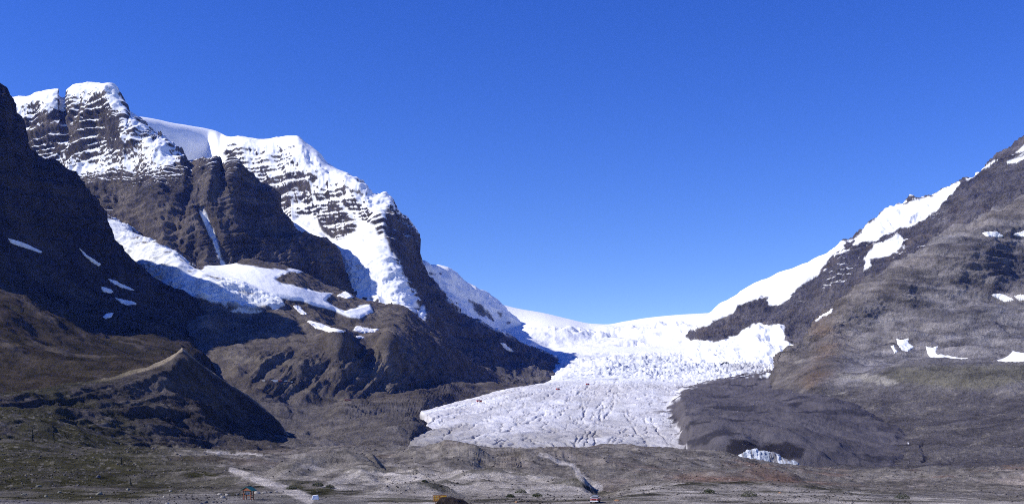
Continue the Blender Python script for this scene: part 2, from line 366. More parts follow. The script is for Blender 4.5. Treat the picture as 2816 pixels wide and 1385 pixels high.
def gl_relief(u, v, P, N):
    tong = sst(1032, 1062, v)                 # lower tongue
    fall2 = sst(962, 975, v) * sst(1062, 1030, v)
    head = sst(960, 945, v) * sst(893, 912, v + 6 * fbm(P, 90, 2))
    a, r = fan_coord(P)
    aw = a * 1000 + 9 * fbm(P, 140, 3) + 4 * fbm(P, 35, 3)
    crev = ridged((aw, r, r * 0), (13, 260, 1), 4, 0.6)
    cr = sst(0.80, 1.0, crev)
    d = tong * (2.0 * fbm(P, 60, 4) + 1.3 * fbm((P[0] + 0.3 * P[1], P[1], P[2]), (9, 30, 9), 3) - 3.5 * cr)
    tr = ridged((P[0] * 0.5 + 0.6 * P[1], P[1], P[2]), (70, 22, 40), 3)
    d = d - tong * 2.2 * flow_lines(P, aw, r)
    d = d - tong * 1.8 * sst(0.8, 1.0, tr) * sst(1200, 1100, v)
    for c in CHAN:
        j = linedist(c, u + 6 * fbm(P, 40, 3, off=4) + 2.5 * fbm(P, 12, 2, off=2), v)[0]
        d = d - 3.0 * np.exp(-(j / 1.7) ** 2) * sst(-0.5, 0.2, fbm(P, 80, 2, off=31))
    mg = pchip1([1090, 1106, 1132, 1149, 1168, 1187, 1212, 1240, 1300], [1284, 1225, 1163, 1186, 1172, 1150, 1127, 1118, 1100], np.clip(v, 1090, 1300).ravel()).reshape(v.shape)
    d = d - 26 * sst(-2, 26, mg - u + 4 * fbm(P, 30, 3, off=19)) * (v > 1088)
    sera = 0.6 * (ridged((P[0] + 0.25 * P[1], P[1] - 0.15 * P[0], P[2]), (130, 24, 60), 4, 0.62) - 0.45) + 0.55 * (ridged((P[0] - 0.3 * P[1], P[1], P[2]), (46, 30, 30), 3, 0.6, off=7) - 0.45)
    d = d + fall2 * (32 * sera * (0.35 + 0.8 * sst(-0.3, 0.4, fbm(P, 300, 2))) + 8 * fbm(P, 40, 4))
    hs_ = ridged(P, (150, 120, 60), 5, 0.55) - 0.45
    d = d + head * ((40 * hs_ + 12 * fbm(P, 40, 4)) * (0.35 + 0.75 * sst(-0.25, 0.35, fbm(P, 330, 3, off=27) + 0.6 * sst(925, 905, v) - 0.2)) + 34 * fbm(P, 260, 3))
    db = sst(-6, 26, sdf(DEBRIS, u, v) + 8 * fbm(P, 60, 3))
    d = d * (1 - 0.75 * db) + db * (15 * sst(2420, 2150, u) + 7 * fbm(P, 130, 4) + 3 * fbm(P, 22, 4) + 4.5 * (ridged((P[0] - 0.4 * P[1], P[1], P[2]), (60, 110, 30), 4) - 0.42))
    # ice cliff hollow at the debris-covered front, dark gully further right
    for cx, cy, w, h_, a_ in ((2120, 1250, 60, 16, -7),):
        d = d + a_ * np.exp(-((u - cx) / w) ** 4 - ((v - cy) / h_) ** 4)
    return d
def gl_col(u, v, P, N):
    n1 = fbm(P, 120, 4); n2 = fbm(P, 18, 3, off=3)
    tong = sst(1030, 1066, v)
    low = sst(1120, 1235, v)
    C = const(rgb(0.77, 0.79, 0.84), u)
    a, r = fan_coord(P)
    aw = a * 1000 + 9 * fbm(P, 140, 3) + 4 * fbm(P, 35, 3)
    cr = sst(0.74, 0.97, ridged((aw, r, r * 0), (13, 260, 1), 4, 0.6))
    ice = cmix(const(rgb(0.72, 0.72, 0.75), u), const(rgb(0.54, 0.525, 0.54), u), np.clip(0.35 + 0.5 * n1 + 0.3 * n2 + 0.25 * low, 0, 1))
    st = fbm((aw, r, r * 0), (30, 500, 1), 4, off=6)
    ice = cmix(ice, const(rgb(0.42, 0.40, 0.40), u), np.clip(0.6 * st + 0.2 * low - 0.05, 0, 0.75))
    fs_ = fbm((aw, r, r * 0), (5.5, 200, 1), 4, 0.65, off=16)
    ice = ice * (1 + 0.24 * fs_)[..., None]
    ice = cmix(ice, const(rgb(0.27, 0.26, 0.27), u), 0.6 * flow_lines(P, aw, r))
    ice = cmix(ice, const(rgb(0.28, 0.265, 0.27), u), cr * 0.75)
    C = cmix(C, ice, tong)
    C = cmix(C, const(rgb(0.50, 0.53, 0.60), u), (1 - tong) * sst(966, 980, v) * np.clip(0.35 + 0.9 * fbm((P[0] + 0.25 * P[1], P[1] - 0.15 * P[0], P[2]), (120, 30, 60), 4, off=8), 0, 0.85))  # blue-grey shading of the icefall recesses painted into the snow colour
    for c in CHAN:
        j = linedist(c, u + 6 * fbm(P, 40, 3, off=4) + 2.5 * fbm(P, 12, 2, off=2), v)[0]
        C = cmix(C, const(rgb(0.26, 0.25, 0.26), u), np.exp(-(j / 1.9) ** 2) * (0.35 + 0.4 * np.clip(n2 + 0.5, 0, 1)) * sst(-0.7, 0.0, fbm(P, 80, 2, off=31)))
    rd, sg, tt = linedist([(1161, 1135), (1230, 1122), (1316, 1105), (1420, 1084), (1540, 1067), (1620, 1055), (1760, 1046), (1900, 1040)], u, v)
    C = cmix(C, const(rgb(0.86, 0.87, 0.90), u), np.exp(-(rd / 2.4) ** 2) * np.where(tt < 0.4, 0.95, 0.35))
    w = 13 * fbm(P, 90, 4, off=5) + 8 * fbm(P, 22, 3, off=9)
    sd = sdf(DEBRIS, u, v)
    db = sst(-2.5, 2.5, sd + w * np.clip(1.2 - np.abs(sd) / 60, 0.1, 1))
    spk = sst(0.45, 0.62, fbm(P, 26, 3, off=15)) * np.exp(-(np.maximum(-sd, 0) / 26) ** 2) * (sd < 0) * (v > 1060)
    db = np.maximum(db, spk)
    dc = cmix(const(rgb(0.088, 0.081, 0.090), u), const(rgb(0.14, 0.129, 0.138), u), np.clip(0.5 + 0.6 * n1 + 0.3 * n2, 0, 1))
    dc = cmix(dc, const(rgb(0.035, 0.034, 0.042), u), sst(0.25, 0.6, fbm((P[0] - 0.5 * P[1], P[1], P[2]), (45, 120, 20), 4, off=17)) * 0.8)
    dark_patch = sst(-5, 6, sdf([(1985, 1248), (2000, 1222), (2020, 1212), (2078, 1213), (2090, 1226), (2120, 1218), (2165, 1212), (2185, 1222), (2212, 1230), (2204, 1260), (2150, 1268), (2040, 1262)], u, v) + 6 * n2 + 4 * fbm((P[0] + 0.8 * P[2], P[1], P[2] * 0.2), (5, 30, 30), 3, off=2))
    dc = cmix(dc, const(rgb(0.022, 0.021, 0.027), u), dark_patch * 0.9)  # near-black patch with streaky edges on the debris above the ice cliff
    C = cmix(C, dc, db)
    # bare rock bands under the right icefall
    rb = sst(-3, 3, sdf([(1985, 1005), (2030, 992), (2100, 1000), (2095, 1016), (2040, 1022), (1995, 1016)], u, v) + w * 0.5)
    rb = np.maximum(rb, sst(-3, 3, sdf([(1915, 945), (1935, 930), (1985, 934), (1960, 956), (1925, 956)], u, v) + w * 0.5) * 0.7)
    C = cmix(C, const(rgb(0.22, 0.21, 0.22), u), rb * 0.45)
    mar = sst(24, 0, u - (1110 + np.clip((1236 - v) * 0.55, 0, 70)) + 12 * n1) * sst(1130, 1150, v)
    C = cmix(C, const(rgb(0.15, 0.14, 0.135), u), mar * 0.75)
    toe = sst(1165, 1238, v + 22 * st + 9 * n1 + (1400 - u) * 0.06) * sst(1900, 1350, u)
    C = cmix(C, const(rgb(0.24, 0.225, 0.215), u), toe * 0.8)
    return pack(C, 1 - 0.55 * tong - 0.45 * db * tong)
GS = [(1300, 790, 7200), (1352, 826, 7200), (1416, 846, 7200), (1495, 860, 7200), (1562, 876, 7200), (1625, 889, 7200), (1668, 891, 7200), (1718, 883, 7200), (1789, 872, 7100), (1876, 864, 7000), (1967, 859, 6900), (2120, 850, 6800), (2500, 800, 6500)]
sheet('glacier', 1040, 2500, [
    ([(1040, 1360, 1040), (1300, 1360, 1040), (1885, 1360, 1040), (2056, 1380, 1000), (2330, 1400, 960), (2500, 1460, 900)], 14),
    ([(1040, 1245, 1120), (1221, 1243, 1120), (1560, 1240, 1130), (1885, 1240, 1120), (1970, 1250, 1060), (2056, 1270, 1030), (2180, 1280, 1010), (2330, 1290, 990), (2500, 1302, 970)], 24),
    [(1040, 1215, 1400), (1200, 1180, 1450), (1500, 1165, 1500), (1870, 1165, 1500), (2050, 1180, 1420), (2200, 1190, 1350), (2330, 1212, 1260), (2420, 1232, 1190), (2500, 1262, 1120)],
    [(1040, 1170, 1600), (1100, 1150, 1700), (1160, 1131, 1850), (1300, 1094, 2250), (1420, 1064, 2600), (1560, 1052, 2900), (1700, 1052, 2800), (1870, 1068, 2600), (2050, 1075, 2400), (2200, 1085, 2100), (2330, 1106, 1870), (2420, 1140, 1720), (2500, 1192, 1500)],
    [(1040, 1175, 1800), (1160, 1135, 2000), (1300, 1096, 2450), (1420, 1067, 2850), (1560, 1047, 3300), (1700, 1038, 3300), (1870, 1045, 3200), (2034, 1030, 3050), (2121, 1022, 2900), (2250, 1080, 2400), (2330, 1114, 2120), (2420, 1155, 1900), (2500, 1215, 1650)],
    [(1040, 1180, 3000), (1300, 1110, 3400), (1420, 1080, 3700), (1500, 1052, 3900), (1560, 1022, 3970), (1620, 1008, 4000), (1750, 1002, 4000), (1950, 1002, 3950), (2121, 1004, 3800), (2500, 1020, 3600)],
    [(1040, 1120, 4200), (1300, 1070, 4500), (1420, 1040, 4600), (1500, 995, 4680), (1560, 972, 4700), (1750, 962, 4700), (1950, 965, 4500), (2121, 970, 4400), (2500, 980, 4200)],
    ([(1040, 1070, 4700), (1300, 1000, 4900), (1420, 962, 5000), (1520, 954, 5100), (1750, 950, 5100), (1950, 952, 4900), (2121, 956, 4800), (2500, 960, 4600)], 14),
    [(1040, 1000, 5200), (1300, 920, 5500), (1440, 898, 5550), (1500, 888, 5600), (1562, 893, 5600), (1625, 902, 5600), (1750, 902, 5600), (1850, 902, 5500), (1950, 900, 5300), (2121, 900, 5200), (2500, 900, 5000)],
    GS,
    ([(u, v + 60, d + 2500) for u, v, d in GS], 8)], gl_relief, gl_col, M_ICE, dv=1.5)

# ---- far snow slope left of the headwall
FS = [(1120, 690, 4900), (1155, 716, 5000), (1203, 735, 5200), (1258, 767, 5400), (1313, 795, 5560), (1352, 826, 5660), (1400, 862, 5760), (1451, 905, 5860), (1520, 938, 5950), (1640, 985, 6050)]
def fs_relief(u, v, P, N):
    return 34 * fbm(P, 260, 4) + 22 * (ridged((P[0], P[1], P[2] + 0.6 * P[0]), (150, 150, 60), 5) - 0.45) + 5 * fbm(P, 40, 3)
def fs_col(u, v, P, N):
    w = 10 * fbm(P, 60, 4, off=2)
    rk = np.zeros_like(u)
    for pl in ([(1290, 825), (1330, 835), (1355, 880), (1320, 865)], [(1365, 855), (1380, 860), (1378, 872)], [(1185, 750), (1212, 752), (1205, 765)], [(1380, 880), (1405, 885), (1395, 892)]):
        rk = np.maximum(rk, sst(-2, 3, sdf(pl, u, v) + w * 0.8))
    return pack(cmix(const(SNOW, u), const(rgb(0.10, 0.10, 0.12), u), rk * 0.85), 1 - rk)
sheet('slope_far', 1120, 1640, [
    ([(1120, 960, 4300), (1262, 970, 4600), (1416, 1010, 5000), (1640, 1020, 5200)], None),
    [(1120, 880, 4450), (1262, 900, 4750), (1416, 962, 5200), (1520, 975, 5400), (1640, 990, 5500)],
    [(1120, 790, 4700), (1203, 810, 4950), (1313, 860, 5250), (1416, 915, 5550), (1520, 955, 5700), (1640, 988, 5800)],
    FS,
    ([(u, v + 140, d + 900) for u, v, d in FS], 8)], fs_relief, fs_col, M_FAR, obj_name='mountain_snow_flank')

# ---- left back mountain: snow face, hanging glacier, dark prow and ridge running down to the glacier
AS = [(330, 300, 4750), (371, 318, 4780), (418, 326, 4900), (470, 338, 5060), (592, 360, 5420), (606, 366, 5440), (622, 373, 5080), (655, 374, 4950), (714, 381, 4900), (750, 379, 4880), (815, 374, 4800), (845, 395, 4760), (876, 418, 4720), (900, 446, 4680),
      (943, 470, 4600), (979, 489, 4520), (1026, 533, 4420), (1062, 556, 4480), (1079, 572, 4470), (1109, 604, 4520), (1129, 620, 4560), (1147, 647, 4600), (1151, 695, 4580), (1157, 722, 4570), (1188, 773, 4570), (1210, 797, 4580),
      (1246, 834, 4600), (1262, 862, 4610), (1337, 893, 4680), (1368, 909, 4720), (1416, 937, 4780), (1467, 964, 4900), (1514, 976, 5000), (1560, 1000, 5050), (1640, 1040, 5150)]
PROW = [(1062, 556), (1052, 590), (1048, 640), (1062, 690), (1085, 740), (1130, 800), (1175, 870)]
A_ROCK = [(872, 594), (886, 580), (902, 572), (908, 556), (922, 544), (932, 560), (948, 572), (956, 588), (980, 600), (976, 612), (968, 634), (929, 658), (902, 642), (876, 618)]
A_PROWR = [(1062, 556), (1052, 600), (1058, 640), (1070, 690), (1100, 720), (1110, 760), (1140, 790), (1165, 850), (1180, 1100), (1700, 1100), (1640, 1030), (1514, 970), (1262, 855), (1157, 715), (1152, 640), (1110, 595)]
A_ICE = [(785, 600), (830, 610), (880, 640), (930, 668), (1000, 690), (1050, 710), (1090, 735), (1120, 765), (1135, 800), (1160, 850), (1120, 850), (1080, 835), (1000, 810), (940, 770), (925, 715), (900, 680), (820, 640)]
A_COL = [(330, 290), (600, 350), (640, 372), (615, 420), (650, 470), (560, 470), (400, 400)]
def an_relief(u, v, P, N):
    smooth = np.maximum(sst(-10, 20, sdf(A_COL, u, v)), sst(-6, 10, sdf(A_ICE, u, v)))
    prow = sst(-10, 12, sdf(A_PROWR, u, v))
    s = P[2] - 0.03 * P[0] + 14 * fbm(P, 300, 3)
    t = terrace(s, 62, 0.7) - 0.5; t2 = terrace(s + 7, 19, 0.66) - 0.5
    gul = ridged((P[0] + 0.25 * P[2], P[1], P[2]), (85, 200, 700), 4, 0.5, off=3) - 0.5
    d = 30 * gul + (11 * t + 4.5 * t2) * sst(-0.5, 0.3, fbm(P, 220, 3, off=7) + 0.2) + 20 * fbm(P, 240, 3) + 4 * fbm(P, 26, 3)
    dp = 34 * (ridged(P, (130, 130, 320), 5) - 0.45) + 8 * fbm(P, 40, 4) + 11 * t + 9 * (ridged(P, (30, 30, 120), 3, off=8) - 0.42)
    ice = sst(-6, 10, sdf(A_ICE, u, v))
    ser = 16 * (ridged((P[0], P[1], P[2]), (42, 42, 30), 4, 0.6) - 0.45) * sst(690, 730, v) + 10
    d = mix(d, dp, prow)
    d = mix(d, 12 * fbm(P, 200, 3), sst(-10, 20, sdf(A_COL, u, v)))
    d = d * (1 - ice) + ice * (ser + 8 * fbm(P, 120, 3))
    sky_ = pchip1([p[0] for p in AS], [p[1] for p in AS], u[0])[None, :]
    d = d * (1 - 0.75 * sst(34, 4, v - sky_) * sst(1000, 940, u))
    # crest of the buttress right of the face
    k = linedist(PROW, u, v)[0]
    d = d + 30 * np.exp(-(k / 30) ** 2)
    rk = sst(-8, 8, sdf(A_ROCK, u, v)); d = d + 16 * rk
    return d
def an_col(u, v, P, N):
    n1 = fbm(P, 150, 4); n2 = fbm(P, (22, 22, 60), 4, off=3)
    C = cmix(const(rgb(0.075, 0.07, 0.08), u), const(rgb(0.15, 0.132, 0.125), u), np.clip(0.45 + 0.5 * n1 + 0.4 * n2, 0, 1))
    w = 9 * fbm(P, 70, 4, off=5)
    prow = sst(-4, 6, sdf(A_PROWR, u, v) + w)
    rock = sst(-3, 5, sdf(A_ROCK, u, v) + w)
    ice = sst(-3, 2, sdf(A_ICE, u, v) + w * 0.6)
    face = sst(0.26, 0.38, N[..., 2] + 0.10 * fbm(P, 24, 3, off=6) + 0.07 * fbm(P, 180, 2, off=8) - 0.05 * sst(480, 570, v))
    sn = face * (1 - 0.96 * prow) * (1 - rock * (1 - 0.9 * sst(0.5, 0.62, N[..., 2] + 0.06 * fbm(P, 20, 3, off=4))))
    sn = np.maximum(sn, sst(-4, 4, sdf(A_COL, u, v)))
    apron = sst(-4, 4, sdf([(780, 595), (870, 600), (885, 640), (929, 664), (975, 640), (985, 600), (1030, 620), (1045, 660), (1075, 700), (1110, 745), (1000, 760), (900, 690), (800, 650)], u, v) + w * 0.5)
    sn = np.maximum(sn, apron * (1 - prow)); sn = np.maximum(sn, ice)
    led = sst(0.72, 0.84, N[..., 2]) * prow * sst(760, 640, v)
    sn = np.maximum(sn, led * 0.7)
    lw = sst(850, 870, v) * (u < 1150)
    sn = sn * (1 - lw)
    return pack(cmix(C, const(SNOW, u), sn), sn)
sheet('mountain_andromeda', 330, 1640, [
    ([(330, 800, 4300), (800, 920, 3500), (1000, 1000, 3250), (1150, 1090, 3200), (1300, 1110, 3500), (1450, 1100, 3800), (1640, 1100, 4200)], 20),
    [(330, 600, 4700), (600, 640, 4500), (800, 720, 4150), (900, 780, 3950), (1000, 830, 3750), (1100, 870, 3620), (1200, 980, 3450), (1300, 1055, 3500), (1416, 1068, 3620), (1514, 1058, 3820), (1560, 1062, 3950), (1640, 1080, 4300)],
    [(330, 460, 4400), (480, 470, 4750), (570, 500, 4960), (600, 520, 4700), (780, 598, 4380), (880, 640, 4240), (960, 665, 4080), (1040, 690, 3930), (1085, 740, 3900), (1150, 830, 3980), (1210, 890, 4000), (1300, 975, 3980), (1416, 1003, 4080), (1514, 1015, 4230), (1560, 1032, 4330), (1640, 1065, 4700)],
    AS,
    ([(u, v + 160, d + 900) for u, v, d in AS], 10)], an_relief, an_col, M_FAR, obj_name='mountain_left_back')

# ---- left front mountain: banded summit and rock buttress
TS = [(-120, 300, 4500), (34, 275, 4400), (99, 259, 4350), (160, 245, 4300), (170, 255, 4330), (181, 249, 4300), (213, 235, 4270), (252, 228, 4250), (292, 233, 4230), (316, 247, 4220), (329, 259, 4210), (343, 279, 4200), (351, 299, 4190),
      (371, 318, 4170), (395, 346, 4140), (430, 393, 4080), (462, 401, 4020), (493, 415, 3980), (540, 433, 3900), (568, 439, 3850), (592, 452, 3850), (624, 474, 3870), (643, 462, 3850), (675, 485, 3880), (699, 501, 3900), (738, 517, 3930),
      (762, 545, 3950), (766, 576, 3950), (785, 600, 3960), (805, 639, 3960), (860, 659, 3950), (904, 683, 3970), (921, 699, 3990), (925, 726, 4000), (939, 750, 4000), (971, 773, 4000), (1030, 830, 4000)]
T_SUM = [(20, 280), (99, 252), (160, 238), (252, 220), (320, 240), (335, 280), (315, 300), (290, 290), (255, 300), (225, 285), (195, 300), (150, 310), (100, 330), (60, 340), (40, 310)]
T_BAND = [(105, 440), (160, 420), (200, 395), (260, 380), (330, 365), (385, 355), (400, 385), (440, 400), (480, 415), (468, 440), (430, 470), (380, 475), (340, 470), (300, 470), (250, 475), (200, 482), (170, 455)]
def at_relief(u, v, P, N):
    s = P[2] - 0.22 * P[0] + 26 * fbm(P, 260, 3) + 9 * fbm(P, 70, 3, off=5)
    s = s + 22 * np.sin(s / 61.0) + 9 * np.sin(s / 23.0 + 1)
    up = sst(500, 440, v)
    t = terrace(s, 58, 0.66) - 0.5; t2 = terrace(s + 7, 19, 0.62) - 0.5
    gul = ridged((P[0] + 0.15 * P[2], P[1], P[2]), (75, 160, 520), 5, 0.55) - 0.45
    big = ridged((P[0], P[1], P[2]), (230, 230, 900), 3, 0.5, off=4) - 0.45
    d = 24 * gul + 30 * big + (17 * t * sst(-0.5, 0.3, fbm(P, 170, 3, off=21)) + 7 * t2 * sst(-0.1, 0.5, fbm(P, 110, 3, off=22))) * (0.45 + 0.75 * up) + 5 * fbm(P, 24, 4) + 9 * (ridged(P, (30, 30, 130), 3, off=8) - 0.42) * (1 - 0.5 * up) + 5 * t2 * (1 - up)
    # ledge over the lower cliff at the right foot
    lowc = sst(560, 620, u)
    s2 = (v - (650 + (u - 560) * 0.03))
    d = d + lowc * 30 * sst(-4, 14, s2) * sst(110, 80, s2)
    sky_ = pchip1([p[0] for p in TS], [p[1] for p in TS], u[0])[None, :]
    d = d * (1 - 0.6 * sst(30, 4, v - sky_) * sst(400, 340, u))
    # couloir with ice running down
    k = linedist([(556, 575), (572, 620), (590, 660), (597, 690), (615, 730)], u, v)[0]
    d = d - 34 * np.exp(-(k / 14) ** 2)
    for pl, a_, w_ in (([(585, 455), (575, 520), (560, 580)], 26, 18), ([(640, 470), (630, 540), (640, 620), (660, 660)], 22, 20), ([(430, 400), (445, 480), (430, 560), (440, 640)], 26, 26),
                       ([(300, 260), (310, 330), (350, 390)], 24, 26), ([(525, 430), (520, 500), (500, 580)], -26, 16), ([(172, 260), (170, 320), (180, 380)], -26, 12)):
        kk = linedist(pl, u, v)[0]; d = d + a_ * np.exp(-(kk / w_) ** 2)
    return d
def at_col(u, v, P, N):
    n1 = fbm(P, 150, 4); n2 = fbm(P, (20, 20, 70), 4, off=3)
    C = cmix(const(rgb(0.085, 0.078, 0.082), u), const(rgb(0.205, 0.175, 0.15), u), np.clip(0.42 + 0.45 * n1 + 0.5 * n2, 0, 1))
    C = C * (1 + 0.35 * fbm((P[0] * 0.08, P[1] * 0.05, P[2] - 0.22 * P[0]), (40, 40, 13), 3, off=31))[..., None]
    up = sst(520, 400, v)
    nz = N[..., 2] + 0.10 * fbm(P, (90, 90, 26), 3, off=6)
    bias = 0.30 * sst(-12, 10, sdf(T_SUM, u, v) + 10 * n1) + 0.31 * sst(-14, 12, sdf(T_BAND, u, v) + 12 * n1) + 0.02 * up - 0.42 * sst(455, 530, v) - 0.25 * sst(440, 560, u) * sst(380, 430, v)
    sn = sst(0.58, 0.66, nz + bias)
    k = linedist([(556, 575), (572, 620), (590, 660), (597, 690), (615, 730)], u, v)[0]
    sn = np.maximum(sn, sst(9, 5, k + 5 * fbm(P, 40, 3, off=2)) * sst(560, 600, v))
    sn = sn * (1 - 0.9 * sst(640, 700, u))
    sn = sn * (1 - 0.95 * sst(690, 730, v) * (u < 540))
    return pack(cmix(C, const(SNOW, u), sn), sn)
sheet('mountain_athabasca', -120, 1030, [
    ([(-120, 760, 3500), (270, 720, 3350), (430, 820, 3050), (600, 860, 3000), (800, 880, 3150), (1030, 900, 3400)], 30),
    [(-120, 620, 3800), (150, 580, 3750), (270, 600, 3650), (395, 665, 3450), (480, 712, 3330), (545, 752, 3300), (600, 745, 3380), (700, 728, 3470), (800, 745, 3560), (900, 770, 3700), (1030, 860, 3850)],
    [(-120, 470, 4100), (200, 450, 3980), (350, 470, 3800), (450, 520, 3620), (540, 570, 3520), (600, 600, 3530), (680, 620, 3600), (780, 660, 3700), (860, 690, 3760), (925, 742, 3830), (1030, 845, 3900)],
    TS,
    ([(u + 20, v + 120, d + 700) for u, v, d in TS], 10)], at_relief, at_col, M_FAR, obj_name='mountain_left_front')

# ---- left slopes: moraine, bluffs, hanging ice tongues and snowfields under the peaks
ICE_A = [(250, 560), (268, 579), (300, 585), (330, 592), (395, 650), (420, 652), (480, 684), (490, 700), (530, 725), (560, 748), (640, 765), (720, 795), (770, 818), (792, 842), (760, 850), (698, 872), (640, 858), (600, 840), (500, 815), (420, 790), (300, 690)]
SNOW_B = [(540, 752), (560, 735), (600, 712), (640, 722), (699, 732), (770, 741), (833, 737), (837, 747), (789, 749), (758, 767), (774, 779), (830, 792), (884, 801), (916, 806), (896, 826), (947, 854), (991, 842), (1018, 836), (1026, 858), (991, 874), (963, 874), (916, 854), (860, 840), (829, 828), (770, 818), (718, 803), (640, 775), (560, 756)]
def sl_relief(u, v, P, N):
    d = 16 * fbm(P, 300, 4) + 5 * fbm(P, 60, 4) + 2.2 * fbm(P, 16, 4) + 2.5 * (ridged((P[0] + 0.4 * P[1], P[1], P[2]), (22, 60, 30), 3, off=9) - 0.42)
    bl = sst(955, 985, v + 0 * u) * sst(1100, 1060, v) * sst(640, 720, u) * sst(1260, 1180, u)
    gul = ridged((P[0] - 0.35 * P[2], P[1] * 0.4, P[2] * 0.1), (34, 120, 60), 4, 0.55, off=2) - 0.45
    rib2 = ridged((P[0] * 0.8 + 0.5 * P[1], P[1] * 0.1, P[2] * 0.1), (55, 60, 60), 4, 0.55, off=12) - 0.45
    d = d + 22 * gul * bl + 6 * rib2 * (1 - bl) * sst(1120, 1060, v) + 5 * (ridged(P, 46, 4, off=2) - 0.42)
    ice = sst(-3, 7, sdf(ICE_A, u, v)); ib = sst(-4, 8, sdf(SNOW_B, u, v))
    ser = (16 * (ridged((P[0] + 0.3 * P[1], P[1], P[2]), (60, 22, 22), 4, 0.6) - 0.45)) * sst(-0.2, 0.4, 0.2 + fbm(P, 160, 3, off=3))
    d = d * (1 - ice) + ice * (5 + ser + 14 * fbm(P, 140, 3) + 5 * fbm(P, 40, 3))
    d = d * (1 - 0.8 * ib) + 4 * ib
    hum = sst(1100, 1130, v) * sst(640, 700, u)
    d = d + hum * (6 * fbm(P, 90, 4, off=5) + 2.5 * (ridged(P, 40, 4) - 0.4))
    # spurs and knolls
    for cx, cy, w, h_, a_ in ((620, 850, 45, 40, 14), (735, 870, 60, 45, 16), (930, 940, 34, 30, 20), (1065, 945, 34, 30, 22), (560, 900, 40, 40, 20), (820, 1010, 40, 26, 10), (1090, 860, 60, 30, 18), (860, 880, 50, 30, 16)):
        d = d + a_ * np.exp(-((u - cx) / w) ** 2 - ((v - cy) / h_) ** 2)
    # knobs near the coach terminal
    for cx, cy, w, h_, a_ in ((655, 1020, 22, 16, 12), (760, 1060, 36, 16, 9), (850, 1085, 40, 14, 12)):
        d = d + a_ * np.exp(-((u - cx) / w) ** 2 - ((v - cy) / h_) ** 2)
    return d
def sl_col(u, v, P, N):
    n1 = fbm(P, 140, 4); n2 = fbm(P, 26, 4, off=3)
    C = cmix(const(rgb(0.10, 0.087, 0.078), u), const(rgb(0.185, 0.16, 0.135), u), np.clip(0.45 + 0.55 * n1 + 0.4 * n2, 0, 1))
    gr = sst(1080, 1120, v + 14 * n1)
    C = cmix(C, cmix(const(rgb(0.115, 0.104, 0.10), u), const(rgb(0.185, 0.167, 0.155), u), np.clip(0.5 + 0.6 * n1 + 0.3 * n2, 0, 1)), gr)
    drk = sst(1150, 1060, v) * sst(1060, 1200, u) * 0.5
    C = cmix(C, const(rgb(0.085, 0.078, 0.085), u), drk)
    flat = np.exp(-((v - (985 + (u - 640) * 0.05)) / 10) ** 2) * sst(600, 640, u) * sst(850, 780, u)
    C = cmix(C, const(rgb(0.20, 0.175, 0.14), u), flat * 0.7)
    rd = linedist([(760, 1050), (800, 1062), (860, 1080), (910, 1094), (955, 1100), (935, 1120), (905, 1142)], u, v)[0]
    C = cmix(C, const(rgb(0.22, 0.195, 0.16), u), np.exp(-(rd / 5) ** 2) * 0.6)
    w = 8 * fbm(P, 60, 4, off=5)
    ice = sst(-1.5, 1.5, sdf(ICE_A, u, v) + w * 1.3 - 3)
    ice = ice * (1 - sst(0.42, 0.55, fbm(P, (70, 70, 30), 4, off=23)) * sst(40, 6, sdf(ICE_A, u, v)))
    dirt = np.clip(0.55 * fbm((P[0], P[1], P[2]), (120, 40, 20), 4, off=8) + 0.15, 0, 0.5) * sst(790, 850, v + 0 * u)
    C = cmix(C, cmix(const(rgb(0.74, 0.77, 0.82), u), const(rgb(0.42, 0.42, 0.44), u), np.clip(dirt + 0.25 * np.clip(n2, 0, 1), 0, 1)), ice)
    sb = sst(-2, 2, sdf(SNOW_B, u, v) + w * 0.5)
    C = cmix(C, const(SNOW, u), sb)
    return pack(C, np.maximum(ice * 0.8, sb))
